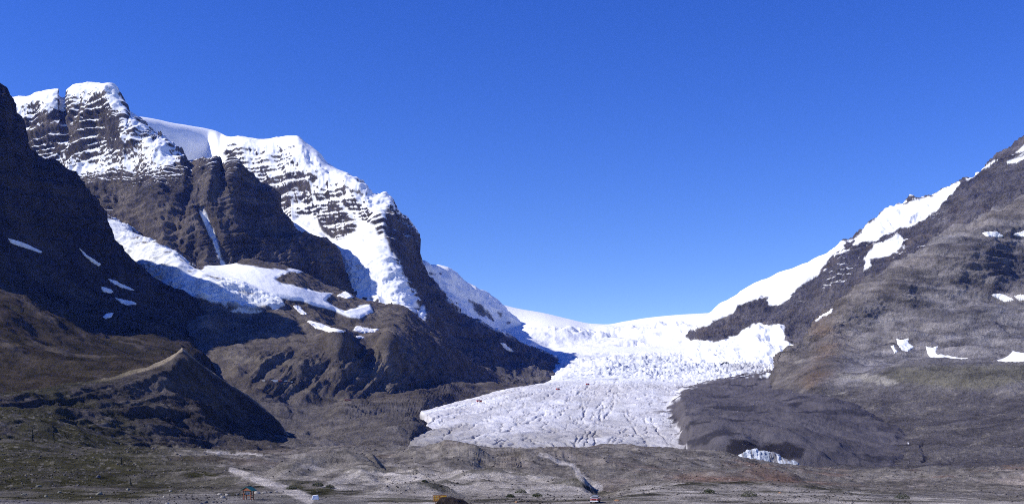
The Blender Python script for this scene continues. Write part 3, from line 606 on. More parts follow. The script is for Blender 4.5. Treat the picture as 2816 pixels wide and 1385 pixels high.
sheet('slopes_left', -120, 1640, [
    ([(-120, 1330, 820), (400, 1320, 850), (800, 1290, 900), (1126, 1280, 950), (1300, 1280, 1000), (1640, 1200, 2000)], 10),
    ([(-120, 1290, 1000), (400, 1280, 1000), (600, 1262, 1020), (800, 1240, 1050), (1126, 1240, 1080), (1160, 1262, 1150), (1200, 1275, 1250), (1300, 1245, 1700), (1640, 1140, 2900)], 14),
    [(-120, 1210, 1350), (500, 1205, 1350), (800, 1188, 1350), (1000, 1175, 1430), (1126, 1164, 1540), (1160, 1166, 1620), (1185, 1190, 1640), (1215, 1215, 1690), (1250, 1190, 1980), (1300, 1122, 2350), (1420, 1072, 2750), (1640, 1080, 3200)],
    [(-120, 1130, 1700), (500, 1130, 1700), (700, 1117, 1750), (760, 1113, 1750), (850, 1122, 1800), (955, 1099, 1900), (1060, 1090, 2100), (1130, 1082, 2250), (1200, 1066, 2500), (1300, 1054, 2800), (1407, 1061, 3000), (1640, 1075, 3400)],
    ([(-120, 1120, 1850), (500, 1112, 1900), (700, 1100, 1900), (850, 1116, 1980), (955, 1100, 2060), (1060, 1094, 2250), (1130, 1084, 2400), (1200, 1067, 2650), (1300, 1056, 2950), (1407, 1063, 3150), (1640, 1075, 3500)], 16),
    [(-120, 1000, 2700), (400, 992, 2500), (500, 985, 2330), (600, 984, 2300), (699, 976, 2330), (817, 984, 2330), (892, 968, 2400), (924, 928, 2480), (955, 950, 2480), (1014, 986, 2480), (1050, 968, 2520), (1066, 932, 2580), (1110, 955, 2640), (1168, 992, 2750), (1230, 1026, 2950), (1300, 1048, 3200), (1407, 1062, 3450), (1640, 1075, 3700)],
    [(-120, 900, 3150), (300, 890, 3080), (400, 868, 2960), (500, 850, 2780), (600, 880, 2700), (700, 905, 2700), (800, 908, 2720), (900, 902, 2800), (1000, 888, 2930), (1100, 882, 3080), (1180, 910, 3180), (1250, 950, 3300), (1300, 1000, 3450), (1400, 1050, 3700), (1640, 1075, 3900)],
    [(-120, 600, 3720), (200, 560, 3700), (270, 590, 3640), (395, 655, 3430), (480, 690, 3330), (545, 735, 3300), (600, 735, 3360), (700, 722, 3450), (800, 742, 3540), (900, 785, 3650), (960, 808, 3640), (1040, 838, 3620), (1100, 852, 3600), (1160, 880, 3580), (1210, 915, 3600), (1300, 1000, 3720), (1640, 1085, 4100)],
    ([(-120, 640, 4200), (270, 640, 4100), (480, 740, 3900), (545, 780, 3900), (700, 780, 4000), (900, 820, 4200), (1100, 880, 4100), (1210, 960, 4100), (1640, 1120, 4500)], 8)],
    sl_relief, sl_col, M_MID, obj_name='hillside_left')

# ---- dark shoulder at the left edge
DS = [(-1000, 760, 1900), (-500, 560, 1950), (-300, 420, 2150), (-150, 270, 2400), (-40, 226, 2530), (0, 237, 2570), (16, 243, 2580), (30, 271, 2590), (39, 306, 2600), (61, 322, 2620), (65, 385, 2630), (110, 437, 2680), (170, 453, 2730), (197, 480, 2760), (237, 535, 2800), (268, 579, 2830), (296, 634, 2830),
      (335, 680, 2830), (395, 742, 2830), (438, 774, 2830), (505, 813, 2830), (560, 872, 2750), (600, 935, 2640), (640, 1015, 2520), (700, 1140, 2400)]
def dk_relief(u, v, P, N):
    s = P[2] - 0.25 * P[0] + 20 * fbm(P, 200, 3)
    up = sst(760, 620, v + (u - 200) * -0.35)
    d = up * (22 * (ridged(P, (90, 90, 240), 5) - 0.45) + 8 * (terrace(s, 42) - 0.5) + 4 * fbm(P, 26, 4))
    sp = ridged((P[0] * 0.75 + 0.66 * P[1], P[1] * 0.0, P[2] * 0.0), (120, 1, 1), 3, 0.5, off=1) - 0.4
    d = d + 14 * fbm(P, 240, 3) + (1 - up) * (20 * sp + 5 * fbm(P, 50, 4) + 1.2 * fbm(P, 12, 3))
    return d
def dk_col(u, v, P, N):
    n1 = fbm(P, 120, 4); n2 = fbm(P, 20, 4, off=3)
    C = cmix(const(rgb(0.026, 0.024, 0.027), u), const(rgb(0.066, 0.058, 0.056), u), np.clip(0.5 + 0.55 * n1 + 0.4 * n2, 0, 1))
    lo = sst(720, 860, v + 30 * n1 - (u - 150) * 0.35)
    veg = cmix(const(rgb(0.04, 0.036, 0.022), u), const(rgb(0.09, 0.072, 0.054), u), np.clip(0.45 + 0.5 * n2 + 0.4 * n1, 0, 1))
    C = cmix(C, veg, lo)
    er = sst(0.35, 0.75, fbm((P[0] * 0.75 + 0.66 * P[1], P[1], P[2]), (45, 150, 150), 3, off=8)) * lo
    C = cmix(C, const(rgb(0.16, 0.135, 0.11), u), er * 0.6)
    return pack(C, u * 0)
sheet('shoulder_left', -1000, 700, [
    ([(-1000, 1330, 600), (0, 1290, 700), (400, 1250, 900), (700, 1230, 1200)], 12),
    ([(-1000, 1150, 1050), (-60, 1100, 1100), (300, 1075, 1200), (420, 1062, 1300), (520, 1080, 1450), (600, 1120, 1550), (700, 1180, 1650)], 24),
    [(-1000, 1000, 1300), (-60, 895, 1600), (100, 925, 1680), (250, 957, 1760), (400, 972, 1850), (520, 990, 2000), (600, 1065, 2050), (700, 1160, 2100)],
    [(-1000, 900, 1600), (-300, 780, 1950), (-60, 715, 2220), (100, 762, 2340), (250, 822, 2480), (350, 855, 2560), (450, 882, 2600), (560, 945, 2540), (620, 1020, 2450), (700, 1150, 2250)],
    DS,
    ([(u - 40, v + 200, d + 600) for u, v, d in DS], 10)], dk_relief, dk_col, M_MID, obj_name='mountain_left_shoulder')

# ---- lateral moraine with its lit crest
MC = [(-80, 1094, 800), (0, 1085, 840), (71, 1075, 880), (120, 1070, 910), (170, 1061, 940), (221, 1053, 970), (276, 1048, 1000), (320, 1040, 1030), (360, 1028, 1050), (414, 1014, 1085), (466, 990, 1120), (501, 965, 1150), (533, 987, 1210), (592, 1030, 1270), (698, 1100, 1330), (760, 1152, 1340), (800, 1205, 1300), (840, 1245, 1200)]
MB_ = [(-80, 1092, 840), (0, 1083, 880), (71, 1073, 920), (120, 1068, 960), (170, 1058, 1000), (221, 1050, 1040), (276, 1044, 1080), (320, 1033, 1100), (360, 1019, 1120), (414, 1005, 1150), (466, 981, 1180), (488, 967, 1192), (501, 955, 1200), (509, 962, 1210), (533, 984, 1250), (592, 1029, 1300), (698, 1100, 1350), (760, 1153, 1360), (800, 1207, 1320), (840, 1248, 1220)]
def mo_relief(u, v, P, N):
    m = sst(0, 30, v - pchip1([p[0] for p in MC], [p[1] for p in MC], u[0])[None, :])
    rib = ridged((P[0] * 0.9 + 0.35 * P[2] - 0.2 * P[1], P[1] * 0.2, P[2] * 0.1), (42, 60, 60), 4, 0.55, off=6) - 0.45
    return m * (13 * rib * sst(640, 560, u) + 5 * fbm(P, 70, 4) + 2.0 * fbm(P, 14, 4)) + 1.6 * fbm(P, 16, 4)
def mo_col(u, v, P, N):
    n1 = fbm(P, 70, 4); n2 = fbm(P, 12, 4, off=3)
    C = cmix(const(rgb(0.066, 0.060, 0.060), u), const(rgb(0.13, 0.114, 0.105), u), np.clip(0.45 + 0.5 * n1 + 0.5 * n2, 0, 1))
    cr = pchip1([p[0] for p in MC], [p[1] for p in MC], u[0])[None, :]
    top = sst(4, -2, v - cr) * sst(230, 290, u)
    C = cmix(C, const(rgb(0.42, 0.35, 0.26), u), top * 0.9)  # sunlit look of the crest strip painted in as a paler colour
    veg = sst(0.0, 0.5, fbm(P, 60, 4, off=9) + sst(300, 60, u) * 0.6 + sst(1150, 1230, v) * 0.2 - 0.1)
    C = cmix(C, const(rgb(0.055, 0.055, 0.03), u), veg * 0.7 * sst(520, 300, u))
    st = sst(0.62, 0.8, fbm(P, 5, 2, off=12)); C = cmix(C, const(rgb(0.25, 0.23, 0.21), u), st * 0.5)
    return pack(C, u * 0)
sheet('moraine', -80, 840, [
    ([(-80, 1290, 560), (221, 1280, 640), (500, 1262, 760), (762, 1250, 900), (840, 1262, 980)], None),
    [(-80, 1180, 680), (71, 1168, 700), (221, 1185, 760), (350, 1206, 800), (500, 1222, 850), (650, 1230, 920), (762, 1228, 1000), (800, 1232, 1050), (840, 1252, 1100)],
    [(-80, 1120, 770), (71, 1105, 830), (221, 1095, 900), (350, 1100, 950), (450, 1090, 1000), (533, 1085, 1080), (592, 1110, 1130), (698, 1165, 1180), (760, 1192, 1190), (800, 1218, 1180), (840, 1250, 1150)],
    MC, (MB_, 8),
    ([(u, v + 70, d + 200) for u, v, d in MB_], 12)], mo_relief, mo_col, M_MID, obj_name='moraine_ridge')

# ---- valley floor and hummocks in front
def gd_relief(u, v, P, N):
    y = P[1]
    near = sst(262, 300, y); mid = sst(300, 360, y); far = sst(480, 600, y)
    z = near * (0.35 * fbm(P, 7, 3) + 0.15 * fbm(P, 2.2, 3)) + mid * (2.6 * (ridged(P, (24, 20, 60), 4) - 0.42) + 1.4 * fbm(P, 48, 3))
    z = z + far * (6.0 * (ridged(P, (55, 40, 90), 5, 0.55, off=3) - 0.42) + 2.5 * fbm(P, 130, 3, off=4))
    z = z * (1 - 0.5 * sst(420, 150, u) * far)
    k = PATHD(u, v)
    z = z - 0.02 * k
    # rills down the pale bank
    rib = ridged((P[0] + 0.5 * y, y * 0.2, P[2] * 0), (9, 30, 1), 3, 0.5) - 0.4
    z = z + 2.0 * rib * sst(330, 380, y) * sst(480, 430, y) * sst(900, 1000, u) * sst(1700, 1600, u)
    # tent-shaped mounds: crest line in plan (x, y), height, half width
    for (x0, y0, x1, y1, h_, w_) in ((-38, 292, -20, 300, 2.6, 9), (-92, 395, -70, 430, 4.0, 22), (-64, 446, -56, 438, 1.6, 9), (26, 372, 24, 404, 2.2, 15), (-16, 395, 10, 400, 1.8, 14), (-55, 690, -20, 640, 7.0, 34), (20, 720, 60, 760, 6.0, 45), (60, 320, 110, 345, 1.6, 16), (-70, 318, -50, 330, 1.8, 10), (110, 560, 180, 600, 4.0, 40)):
        ex, ey = x1 - x0, y1 - y0; L = ex * ex + ey * ey
        t = np.clip(((P[0] - x0) * ex + (y - y0) * ey) / L, 0, 1)
        dd = np.hypot(P[0] - x0 - t * ex, y - y0 - t * ey) * (1 + 0.35 * fbm(P, 10, 4, off=7)) + 2.5 * fbm(P, 14, 3, off=9)
        q = np.clip(1 - dd / w_, 0, 1); z = z + h_ * q * q * (1.9 - 0.9 * q)
    return (0 * z, 0 * z, z)
TRACKS = [([(636, 1290), (672, 1302), (705, 1316), (745, 1330), (790, 1345), (830, 1362), (850, 1372)], 8.5), ([(1485, 1248), (1512, 1256), (1540, 1270), (1575, 1277), (1588, 1292), (1590, 1304), (1608, 1318), (1628, 1330), (1648, 1338)], 7.5), ([(570, 1240), (640, 1246), (720, 1248)], 4.5)]
def PATHD(u, v):
    k = np.zeros_like(u)
    for pl, w in TRACKS:
        ww = w * (0.55 + 0.9 * sst(1240, 1370, v))
        k = np.maximum(k, sst(1.35, 0.75, linedist(pl, u, v)[0] / ww))
    return k
BANKS = (([(1005, 1325), (1040, 1306), (1063, 1298), (1142, 1294), (1221, 1302), (1300, 1294), (1363, 1294), (1473, 1307), (1560, 1317), (1604, 1328), (1640, 1372), (1560, 1368), (1400, 1365), (1280, 1360), (1200, 1344), (1100, 1345), (1030, 1342)], 1.0),
         ([(930, 1390), (950, 1365), (1000, 1350), (1040, 1340), (1110, 1350), (1177, 1341), (1240, 1358), (1275, 1374), (1290, 1395)], 0.95), ([(800, 1365), (860, 1345), (900, 1325), (950, 1300), (990, 1280), (1020, 1285), (1060, 1300), (1030, 1330), (1000, 1345), (940, 1362), (880, 1385)], 0.85),
         ([(740, 1316), (797, 1284), (870, 1280), (920, 1288), (880, 1312), (820, 1322), (760, 1328)], 0.35), ([(1665, 1390), (1700, 1360), (1746, 1344), (1816, 1331), (1900, 1328), (2050, 1328), (2256, 1338), (2376, 1352), (2600, 1366), (2900, 1378), (2900, 1420)], 0.85))
def gd_col(u, v, P, N):
    n1 = fbm(P, 45, 4); n2 = fbm(P, 7, 4, off=3); n0 = fbm(P, 160, 3, off=9)
    tan = cmix(const(rgb(0.32, 0.29, 0.258), u), const(rgb(0.58, 0.53, 0.475), u), np.clip(0.5 + 0.4 * n1 + 0.55 * n2, 0, 1))
    gry = cmix(const(rgb(0.135, 0.121, 0.108), u), const(rgb(0.27, 0.243, 0.212), u), np.clip(0.5 + 0.55 * n1 + 0.5 * n2, 0, 1))
    pale = sst(330, 290, P[1]) * 0.5
    for pl, k in BANKS: pale = np.maximum(pale, k * sst(-5, 5, sdf(pl, u, v) + 5 * n1 + 3 * n2))
    C = cmix(gry, tan, pale)
    dk = sst(700, 950, P[1]) * sst(1900, 2150, u); C = cmix(C, const(rgb(0.10, 0.093, 0.09), u), dk * 0.7)
    red = np.clip(fbm(P, 38, 4, off=21) * 1.3 - 0.35, 0, 0.8) * sst(380, 500, P[1]) * (0.4 + 0.8 * sst(1700, 1950, u))
    C = cmix(C, const(rgb(0.20, 0.125, 0.095), u), red * 0.75)
    rb = np.exp(-((v - (1318 + (u - 2000) * 0.02)) / 9) ** 2) * sst(1800, 1950, u) * sst(2400, 2250, u) * np.clip(0.5 + n1, 0, 1)
    C = cmix(C, const(rgb(0.24, 0.135, 0.10), u), rb * 0.75)
    # turf
    g = sst(760, 380, u + 170 * n1 + 60 * n2) * sst(1395, 1368, v + 8 * n2 + 0 * u)
    g = g * np.clip(0.86 + 0.5 * n1 + 0.55 * n2, 0, 1)
    lot = sst(-6, 8, sdf([(250, 1400), (420, 1366), (500, 1356), (620, 1360), (700, 1362), (860, 1366), (1010, 1372), (1010, 1450), (250, 1450)], u, v) + 6 * n2)
    g = g * (1 - lot)
    g2 = sst(0.1, 0.45, fbm(P, 26, 4, off=30) - 0.1) * np.maximum(1.9 * np.exp(-((u - 720) / 200) ** 4 - ((v - 1324) / 40) ** 4), np.maximum(np.exp(-((u - 1440) / 70) ** 2 - ((v - 1358) / 20) ** 2), np.exp(-((u - 2050) / 260) ** 2 - ((v - 1365) / 22) ** 2) * 0.9))
    g3 = sst(0.15, 0.5, fbm(P, (26, 9, 12), 4, off=33)) * 0.75 * sst(470, 330, P[1]) * (v < 1380)
    g = np.clip(np.maximum(np.maximum(g, g2 * 1.4), g3), 0, 0.95)
    tf = cmix(const(rgb(0.020, 0.023, 0.010), u), const(rgb(0.062, 0.058, 0.030), u), np.clip(0.45 + 0.7 * n2 + 0.4 * n1, 0, 1))
    C = cmix(C, tf, g)
    C = cmix(C, cmix(const(rgb(0.20, 0.185, 0.172), u), const(rgb(0.25, 0.235, 0.215), u), np.clip(0.5 + 0.6 * n2, 0, 1)), lot)
    C = cmix(C, const(rgb(0.52, 0.475, 0.43), u), PATHD(u, v) * 0.97)
    road = sst(3, -2, linedist([(-300, 1372), (-60, 1374), (60, 1379), (160, 1388), (260, 1400)], u, v)[0] - 4)
    C = cmix(C, const(rgb(0.22, 0.205, 0.21), u), road)
    # washed flats at the right
    fl = np.exp(-((v - (1362 - (u - 2400) * 0.012)) / 5) ** 2) * sst(2330, 2440, u)
    C = cmix(C, const(rgb(0.19, 0.175, 0.17), u), fl * 0.8)
    for pl in ([(2640, 1318), (2700, 1308), (2816, 1300), (2900, 1300), (2900, 1336), (2760, 1334), (2690, 1322)], [(2700, 1284), (2816, 1292), (2900, 1290), (2900, 1304), (2780, 1302)], [(2480, 1338), (2540, 1328), (2560, 1334), (2500, 1342)]):
        m = sst(-3, 4, sdf(pl, u, v) + 8 * fbm(P, 14, 3, off=40) - 3)
        C = cmix(C, const(rgb(0.36, 0.31, 0.27), u), m * 0.85)
    st = sst(0.6, 0.75, fbm(P, 2.2, 2, off=12)) * (1 - lot); C = cmix(C, const(rgb(0.36, 0.33, 0.30), u), st * 0.35)
    return pack(C, u * 0)
flat = lambda d: HOR + CAMZ * F / d
sheet('ground', -420, 3240, [
    ([(-420, flat(90), 90), (3240, flat(90), 90)], None),
    ([(-420, flat(215), 215), (3240, flat(215), 215)], 20),
    ([(-420, flat(255), 255), (900, flat(255), 255), (1250, 1382, 255), (1600, 1376, 258), (1750, 1372, 260), (2100, 1375, 258), (2500, 1385, 250), (3240, 1392, 245)], 30),
    ([(-420, 1362, 275), (400, 1362, 275), (600, 1361, 275), (900, 1361, 275), (1000, 1364, 272), (1177, 1352, 290), (1271, 1373, 268), (1400, 1369, 272), (1580, 1367, 275), (1670, 1370, 280), (1746, 1354, 285), (1816, 1349, 285), (1950, 1352, 285), (2256, 1362, 280), (2500, 1378, 268), (2816, 1384, 262), (3240, 1388, 260)], 24),
    ([(-420, 1335, 330), (0, 1335, 330), (200, 1332, 330), (400, 1340, 330), (560, 1340, 330), (700, 1335, 330), (830, 1343, 325), (950, 1343, 325), (1038, 1340, 330), (1177, 1346, 330), (1271, 1362, 320), (1400, 1350, 330), (1560, 1352, 330), (1670, 1366, 315), (1746, 1348, 325), (1816, 1335, 335), (1895, 1332, 340), (2050, 1330, 345), (2256, 1342, 335), (2376, 1354, 330), (2600, 1364, 325), (2816, 1372, 320), (3240, 1376, 320)], 30),
    ([(-420, 1300, 420), (0, 1300, 420), (300, 1308, 420), (600, 1300, 430), (734, 1312, 420), (797, 1290, 430), (870, 1285, 430), (973, 1270, 440), (1018, 1273, 440), (1063, 1302, 420), (1142, 1299, 420), (1221, 1307, 415), (1300, 1299, 420), (1363, 1299, 420), (1473, 1312, 410), (1560, 1321, 400), (1600, 1330, 390), (1622, 1352, 380), (1645, 1370, 370), (1680, 1368, 375), (1710, 1354, 385), (1750, 1345, 390), (1850, 1332, 410), (2000, 1325, 420), (2256, 1338, 410), (2400, 1350, 400), (2816, 1362, 400), (3240, 1366, 400)], 44),
    ([(-420, 1280, 500), (300, 1288, 500), (600, 1287, 500), (760, 1300, 500), (900, 1302, 500), (1018, 1292, 510), (1063, 1308, 500), (1300, 1310, 500), (1473, 1325, 490), (1560, 1335, 480), (1604, 1352, 460), (1650, 1358, 450), (1700, 1350, 460), (1750, 1341, 470), (1850, 1332, 480), (2000, 1324, 490), (2256, 1336, 490), (2816, 1350, 500), (3240, 1352, 500)], 24),
    ([(-420, 1215, 650), (0, 1215, 650), (300, 1245, 680), (500, 1262, 700), (700, 1265, 700), (900, 1262, 700), (1018, 1260, 700), (1120, 1254, 700), (1221, 1250, 690), (1284, 1256, 680), (1344, 1288, 640), (1400, 1276, 680), (1442, 1262, 720), (1560, 1275, 700), (1700, 1285, 680), (1850, 1292, 680), (2000, 1300, 680), (2256, 1318, 660), (2500, 1322, 660), (2816, 1325, 660), (3240, 1325, 660)], 44),
    ([(-420, 1120, 820), (0, 1118, 800), (100, 1132, 800), (200, 1165, 800), (300, 1198, 820), (500, 1230, 860), (700, 1242, 900), (800, 1239, 920), (900, 1237, 920), (1000, 1237, 920), (1120, 1238, 930), (1221, 1239, 940), (1379, 1233, 950), (1442, 1237, 950), (1560, 1230, 960), (1690, 1227, 970), (1816, 1228, 970), (1885, 1232, 970), (1970, 1244, 950), (2056, 1263, 900), (2180, 1277, 870), (2256, 1284, 860), (2400, 1291, 850), (2816, 1287, 850), (3240, 1285, 850)], 44),
    ([(-420, 1150, 1000), (300, 1220, 1000), (700, 1262, 1050), (1120, 1262, 1080), (1560, 1258, 1100), (1885, 1260, 1100), (2056, 1290, 1020), (2400, 1310, 980), (3240, 1310, 980)], 8),
    ([(-420, 1240, 2000), (3240, 1240, 2000)], 4), ([(-420, 1180, 9000), (3240, 1180, 9000)], 4)],
    gd_relief, gd_col, M_GND, du=1.8)

# ---- fluted ice cliff under the debris-covered front
def ic_relief(u, v, P, N):
    fl = ridged((P[0], P[1] * 0.2, P[2] * 0.15), (4.5, 30, 30), 4, 0.6) - 0.45
    return 1.3 * fl + 1.2 * fbm(P, 4, 3)
def ic_col(u, v, P, N):
    n = fbm((P[0], P[1], P[2] * 0.2), (3.2, 30, 30), 3, off=4)
    C = cmix(const(rgb(0.66, 0.69, 0.73), u), const(rgb(0.30, 0.34, 0.40), u), np.clip(0.3 + 0.9 * n, 0, 1))
    C = cmix(C, const(rgb(0.16, 0.14, 0.13), u), 0.8 * sst(0.35, 0.7, fbm((P[0], P[1], P[2] * 0.3), (3.0, 20, 8), 3, off=9)))
    return pack(C, u * 0 + 0.7)
ICT = [(2030, 1252), (2048, 1244), (2055, 1237), (2080, 1234), (2085, 1238), (2110, 1240), (2140, 1247), (2150, 1256), (2165, 1262), (2188, 1264), (2200, 1268)]
ICB = [(2030, 1256), (2052, 1256), (2080, 1262), (2120, 1268), (2150, 1268), (2188, 1268), (2200, 1271)]
sheet('ice_cliff', 2030, 2200, [
    ([(u, v + 14, 985) for u, v in ICB], 6), ([(u, v, 990) for u, v in ICB], 4), ([(u, v, 1000) for u, v in ICT], 26), ([(u, v + 3, 1030) for u, v in ICT], 6)],
    ic_relief, ic_col, M_ICE, du=1.2)

# ================================================================== SNOW PATCHES
M_SNOW = terrain_mat('old_snow', 3.0, 0.6, lo=0.9, hi=1.08, rough=0.8, snow_bump=0.5)
def label(o, lab, cat, group=None):
    o['label'] = lab; o['category'] = cat
    if group: o['group'] = group
    return o
def upsample(A):
    r, c = A.shape
    B = np.empty((2 * r - 1, 2 * c - 1), A.dtype)
    B[::2, ::2] = A; B[1::2, ::2] = (A[1:] + A[:-1]) / 2
    B[::2, 1::2] = (B[::2, 2::2] + B[::2, :-2:2]) / 2; B[1::2, 1::2] = (B[1::2, 2::2] + B[1::2, :-2:2]) / 2
    return B
def keep_main(d):
    left = d > -2.0; best = None
    for _try in range(6):
        if not (left & (d > 0)).any(): break
        r = np.zeros_like(left); r[np.unravel_index(np.argmax(np.where(left, d, -99)), d.shape)] = True
        for _ in range(900):
            n = r.copy(); n[1:] |= r[:-1]; n[:-1] |= r[1:]; n[:, 1:] |= n[:, :-1]; n[:, :-1] |= n[:, 1:]
            n &= left
            if (n == r).all(): break
            r = n
        if best is None or r.sum() > best.sum(): best = r
        left = left & ~r
    return np.where(best, d, -5.0)
def snow_patch(layer, poly, lab, rough=2.8, group='old snow patches on the mountainsides'):
    L = LAY[layer]; p = np.array(poly, float)
    u, v = L['u'], L['v']
    m = (u > p[:, 0].min() - 10) & (u < p[:, 0].max() + 10) & (v > p[:, 1].min() - 10) & (v < p[:, 1].max() + 10)
    if not m.any(): print('no room', lab); return
    r = np.where(m.any(1))[0]; c = np.where(m.any(0))[0]
    sl = (slice(max(r[0] - 1, 0), r[-1] + 2), slice(max(c[0] - 1, 0), c[-1] + 2))
    g = {k: upsample(L[k][sl].astype(np.float64)) for k in ('X', 'Y', 'Z', 'u', 'v')}
    for _ in range(1):   # snow lies smoother than the ground under it
        for k in ('X', 'Y', 'Z'):
            A = g[k]; B = A.copy(); B[1:-1, 1:-1] = (A[:-2, 1:-1] + A[2:, 1:-1] + A[1:-1, :-2] + A[1:-1, 2:]) / 4; g[k] = B
    P = (g['X'], g['Y'], g['Z']); N = grid_normals(*P)
    d = sdf(poly, g['u'], g['v']) + rough * fbm(P, g['Y'].mean() / 200.0, 4, 0.65, off=6)
    d = keep_main(d)
    off = np.clip((d + 0.3) / 2.0, -1, 1) * (g['Y'].mean() / 1000.0) * 0.75
    X = P[0] + N[..., 0] * off; Y = P[1] + N[..., 1] * off; Z = P[2] + N[..., 2] * off
    C = const(SNOW * np.array([1.0, 0.985, 0.96], np.float32), X)
    C = cmix(C, const(rgb(0.50, 0.47, 0.44), X), np.clip(1.1 - d / 3.0, 0, 1) * np.clip(0.4 + 0.5 * fbm(P, g['Y'].mean() / 300.0, 3, off=2), 0, 0.9))
    o = make_mesh('snow_patch', X, Y, Z, pack(C, X * 0 + 1), d > -2.0, M_SNOW)
    return label(o, lab, 'snow patch', group)
for lay, lab, poly in (
    ('shoulder_left', 'long thin snow streak high on the dark shaded shoulder at the left edge', [(22, 655), (48, 661), (75, 671), (116, 692), (112, 695), (71, 682), (32, 669)]),
    ('shoulder_left', 'narrow curved snow streak low on the dark shaded shoulder, right of the long streak', [(219, 683), (232, 693), (249, 708), (278, 727), (272, 731), (250, 719), (228, 700)]),
    ('shoulder_left', 'short blunt snow patch at the foot of the dark shaded shoulder', [(278, 789), (296, 791), (314, 802), (300, 806), (284, 800)]),
    ('shoulder_left', 'thin sloping snow streak at the foot of the dark shoulder, nearest the hanging ice', [(298, 767), (320, 773), (345, 785), (370, 798), (343, 794), (318, 782)]),
    ('shoulder_left', 'cream snow sliver on the lit purple slope above the moraine crest', [(316, 818), (340, 824), (377, 834), (372, 838), (343, 836), (328, 830)]),
    ('shoulder_left', 'small cream snow patch on the lit slope below the snow sliver', [(282, 870), (296, 860), (312, 860), (306, 872), (290, 875)]),
    ('slopes_left', 'tiny bright snow patch on the brown knoll under the hanging ice tongue', [(517, 847), (532, 846), (540, 858), (528, 856)]),
    ('slopes_left', 'slanting snow patch on the brown slope left of the snowfield fingers', [(805, 840), (822, 840), (830, 850), (843, 863), (828, 864), (815, 852)]),
    ('slopes_left', 'long white snow tongue in the hollow under the snowfield fingers', [(841, 880), (860, 884), (884, 889), (912, 902), (949, 910), (945, 914), (900, 911), (868, 902)]),
    ('slopes_left', 'flat triangular snow patch right of the long snow tongue', [(971, 908), (980, 897), (1000, 900), (1040, 904), (1030, 912), (1005, 915)]),
    ('slopes_left', 'small pointed snow patch among rocks above the snowfield fingers', [(927, 814), (940, 806), (952, 801), (971, 816), (960, 820)]),
    ('slopes_left', 'very small snow sliver below the triangular snow patch', [(976, 924), (992, 923), (1005, 929), (988, 932)]),
    ('mountain_andromeda', 'short steep snow patch in the gully left of the dark ridge', [(1164, 889), (1172, 893), (1182, 908), (1180, 915), (1168, 904)]),
    ('mountain_andromeda', 'small snow patch beside the dark ridge, lower than the gully patch', [(1198, 921), (1208, 923), (1217, 932), (1208, 935), (1199, 928)]),
    ('mountain_andromeda', 'faint snow patch low on the shaded ridge above the glacier', [(1376, 941), (1388, 944), (1402, 956), (1412, 966), (1398, 964), (1384, 953)]),
    ('shoulder_right', 'angular snow patch alone on the grey slope right of the rusty rock', [(2465, 930), (2480, 934), (2497, 931), (2500, 944), (2513, 954), (2497, 966), (2480, 962), (2470, 950)]),
    ('shoulder_right', 'tiny snow patch just left of the angular snow patch', [(2452, 952), (2458, 950), (2462, 960), (2470, 966), (2460, 970)]),
    ('shoulder_right', 'boot-shaped snow patch lying behind the moraine wall', [(2546, 960), (2562, 964), (2580, 960), (2574, 974), (2576, 981), (2609, 987), (2640, 993), (2663, 992), (2660, 999), (2621, 1001), (2574, 1001), (2552, 985)]),
    ('shoulder_right', 'snow patch behind the moraine wall at the right edge of the picture', [(2737, 1001), (2764, 993), (2785, 974), (2820, 980), (2860, 990), (2850, 1000), (2790, 1003)]),
    ('shoulder_right', 'wide flat snow patch halfway up the grey slope near the right edge', [(2726, 810), (2750, 808), (2766, 812), (2789, 824), (2764, 829), (2742, 820)]),
    ('shoulder_right', 'thin snow patch touching the right edge halfway up the grey slope', [(2788, 814), (2806, 808), (2830, 812), (2820, 824), (2804, 828)]),
    ('shoulder_right', 'oval snow patch high on the grey slope under the back ridge', [(2698, 641), (2716, 636), (2741, 636), (2761, 650), (2734, 655), (2714, 650)]),
    ('shoulder_right', 'snow patch at the right edge high on the grey slope', [(2785, 645), (2800, 640), (2822, 632), (2850, 634), (2840, 652), (2806, 651)]),
    ('shoulder_right', 'pair-like snow sliver on the crest line above the rusty rock', [(2240, 880), (2252, 870), (2268, 862), (2290, 848), (2286, 858), (2262, 876), (2248, 884)]),
):
    if 'moraine wall' in lab: poly = [(a_, b_ - 9) for a_, b_ in poly]
    snow_patch(lay, poly, lab, 1.6 if ('moraine wall' in lab or 'edge' in lab or 'oval' in lab) else 2.8)

# ================================================================== OBJECTS
import bmesh
def simple_mat(name, col, rough=0.6, metal=0.0, scale=8.0, var=0.2, bump=0.0, spec=0.4):
    m = bpy.data.materials.new(name); m.use_nodes = True; nt = m.node_tree
    p = nt.nodes['Principled BSDF']; p.inputs['Roughness'].default_value = rough; p.inputs['Metallic'].default_value = metal
    p.inputs['Specular IOR Level'].default_value = spec
    tc = nd(nt, 'ShaderNodeTexCoord'); n = nd(nt, 'ShaderNodeTexNoise'); n.inputs['Scale'].default_value = scale; n.inputs['Detail'].default_value = 5
    nt.links.new(tc.outputs['Object'], n.inputs['Vector'])
    r = nd(nt, 'ShaderNodeValToRGB'); nt.links.new(n.outputs['Fac'], r.inputs['Fac'])
    r.color_ramp.elements[0].position = 0.3; r.color_ramp.elements[1].position = 0.7
    r.color_ramp.elements[0].color = tuple(c * (1 - var) for c in col) + (1,)
    r.color_ramp.elements[1].color = tuple(min(c * (1 + var), 1) for c in col) + (1,)
    nt.links.new(r.outputs['Color'], p.inputs['Base Color'])
    if bump:
        b = nd(nt, 'ShaderNodeBump'); b.inputs['Distance'].default_value = bump; nt.links.new(n.outputs['Fac'], b.inputs['Height']); nt.links.new(b.outputs[0], p.inputs['Normal'])
    return m
M_WOOD = simple_mat('stained_wood', (0.20, 0.065, 0.03), 0.7, scale=6, var=0.3)
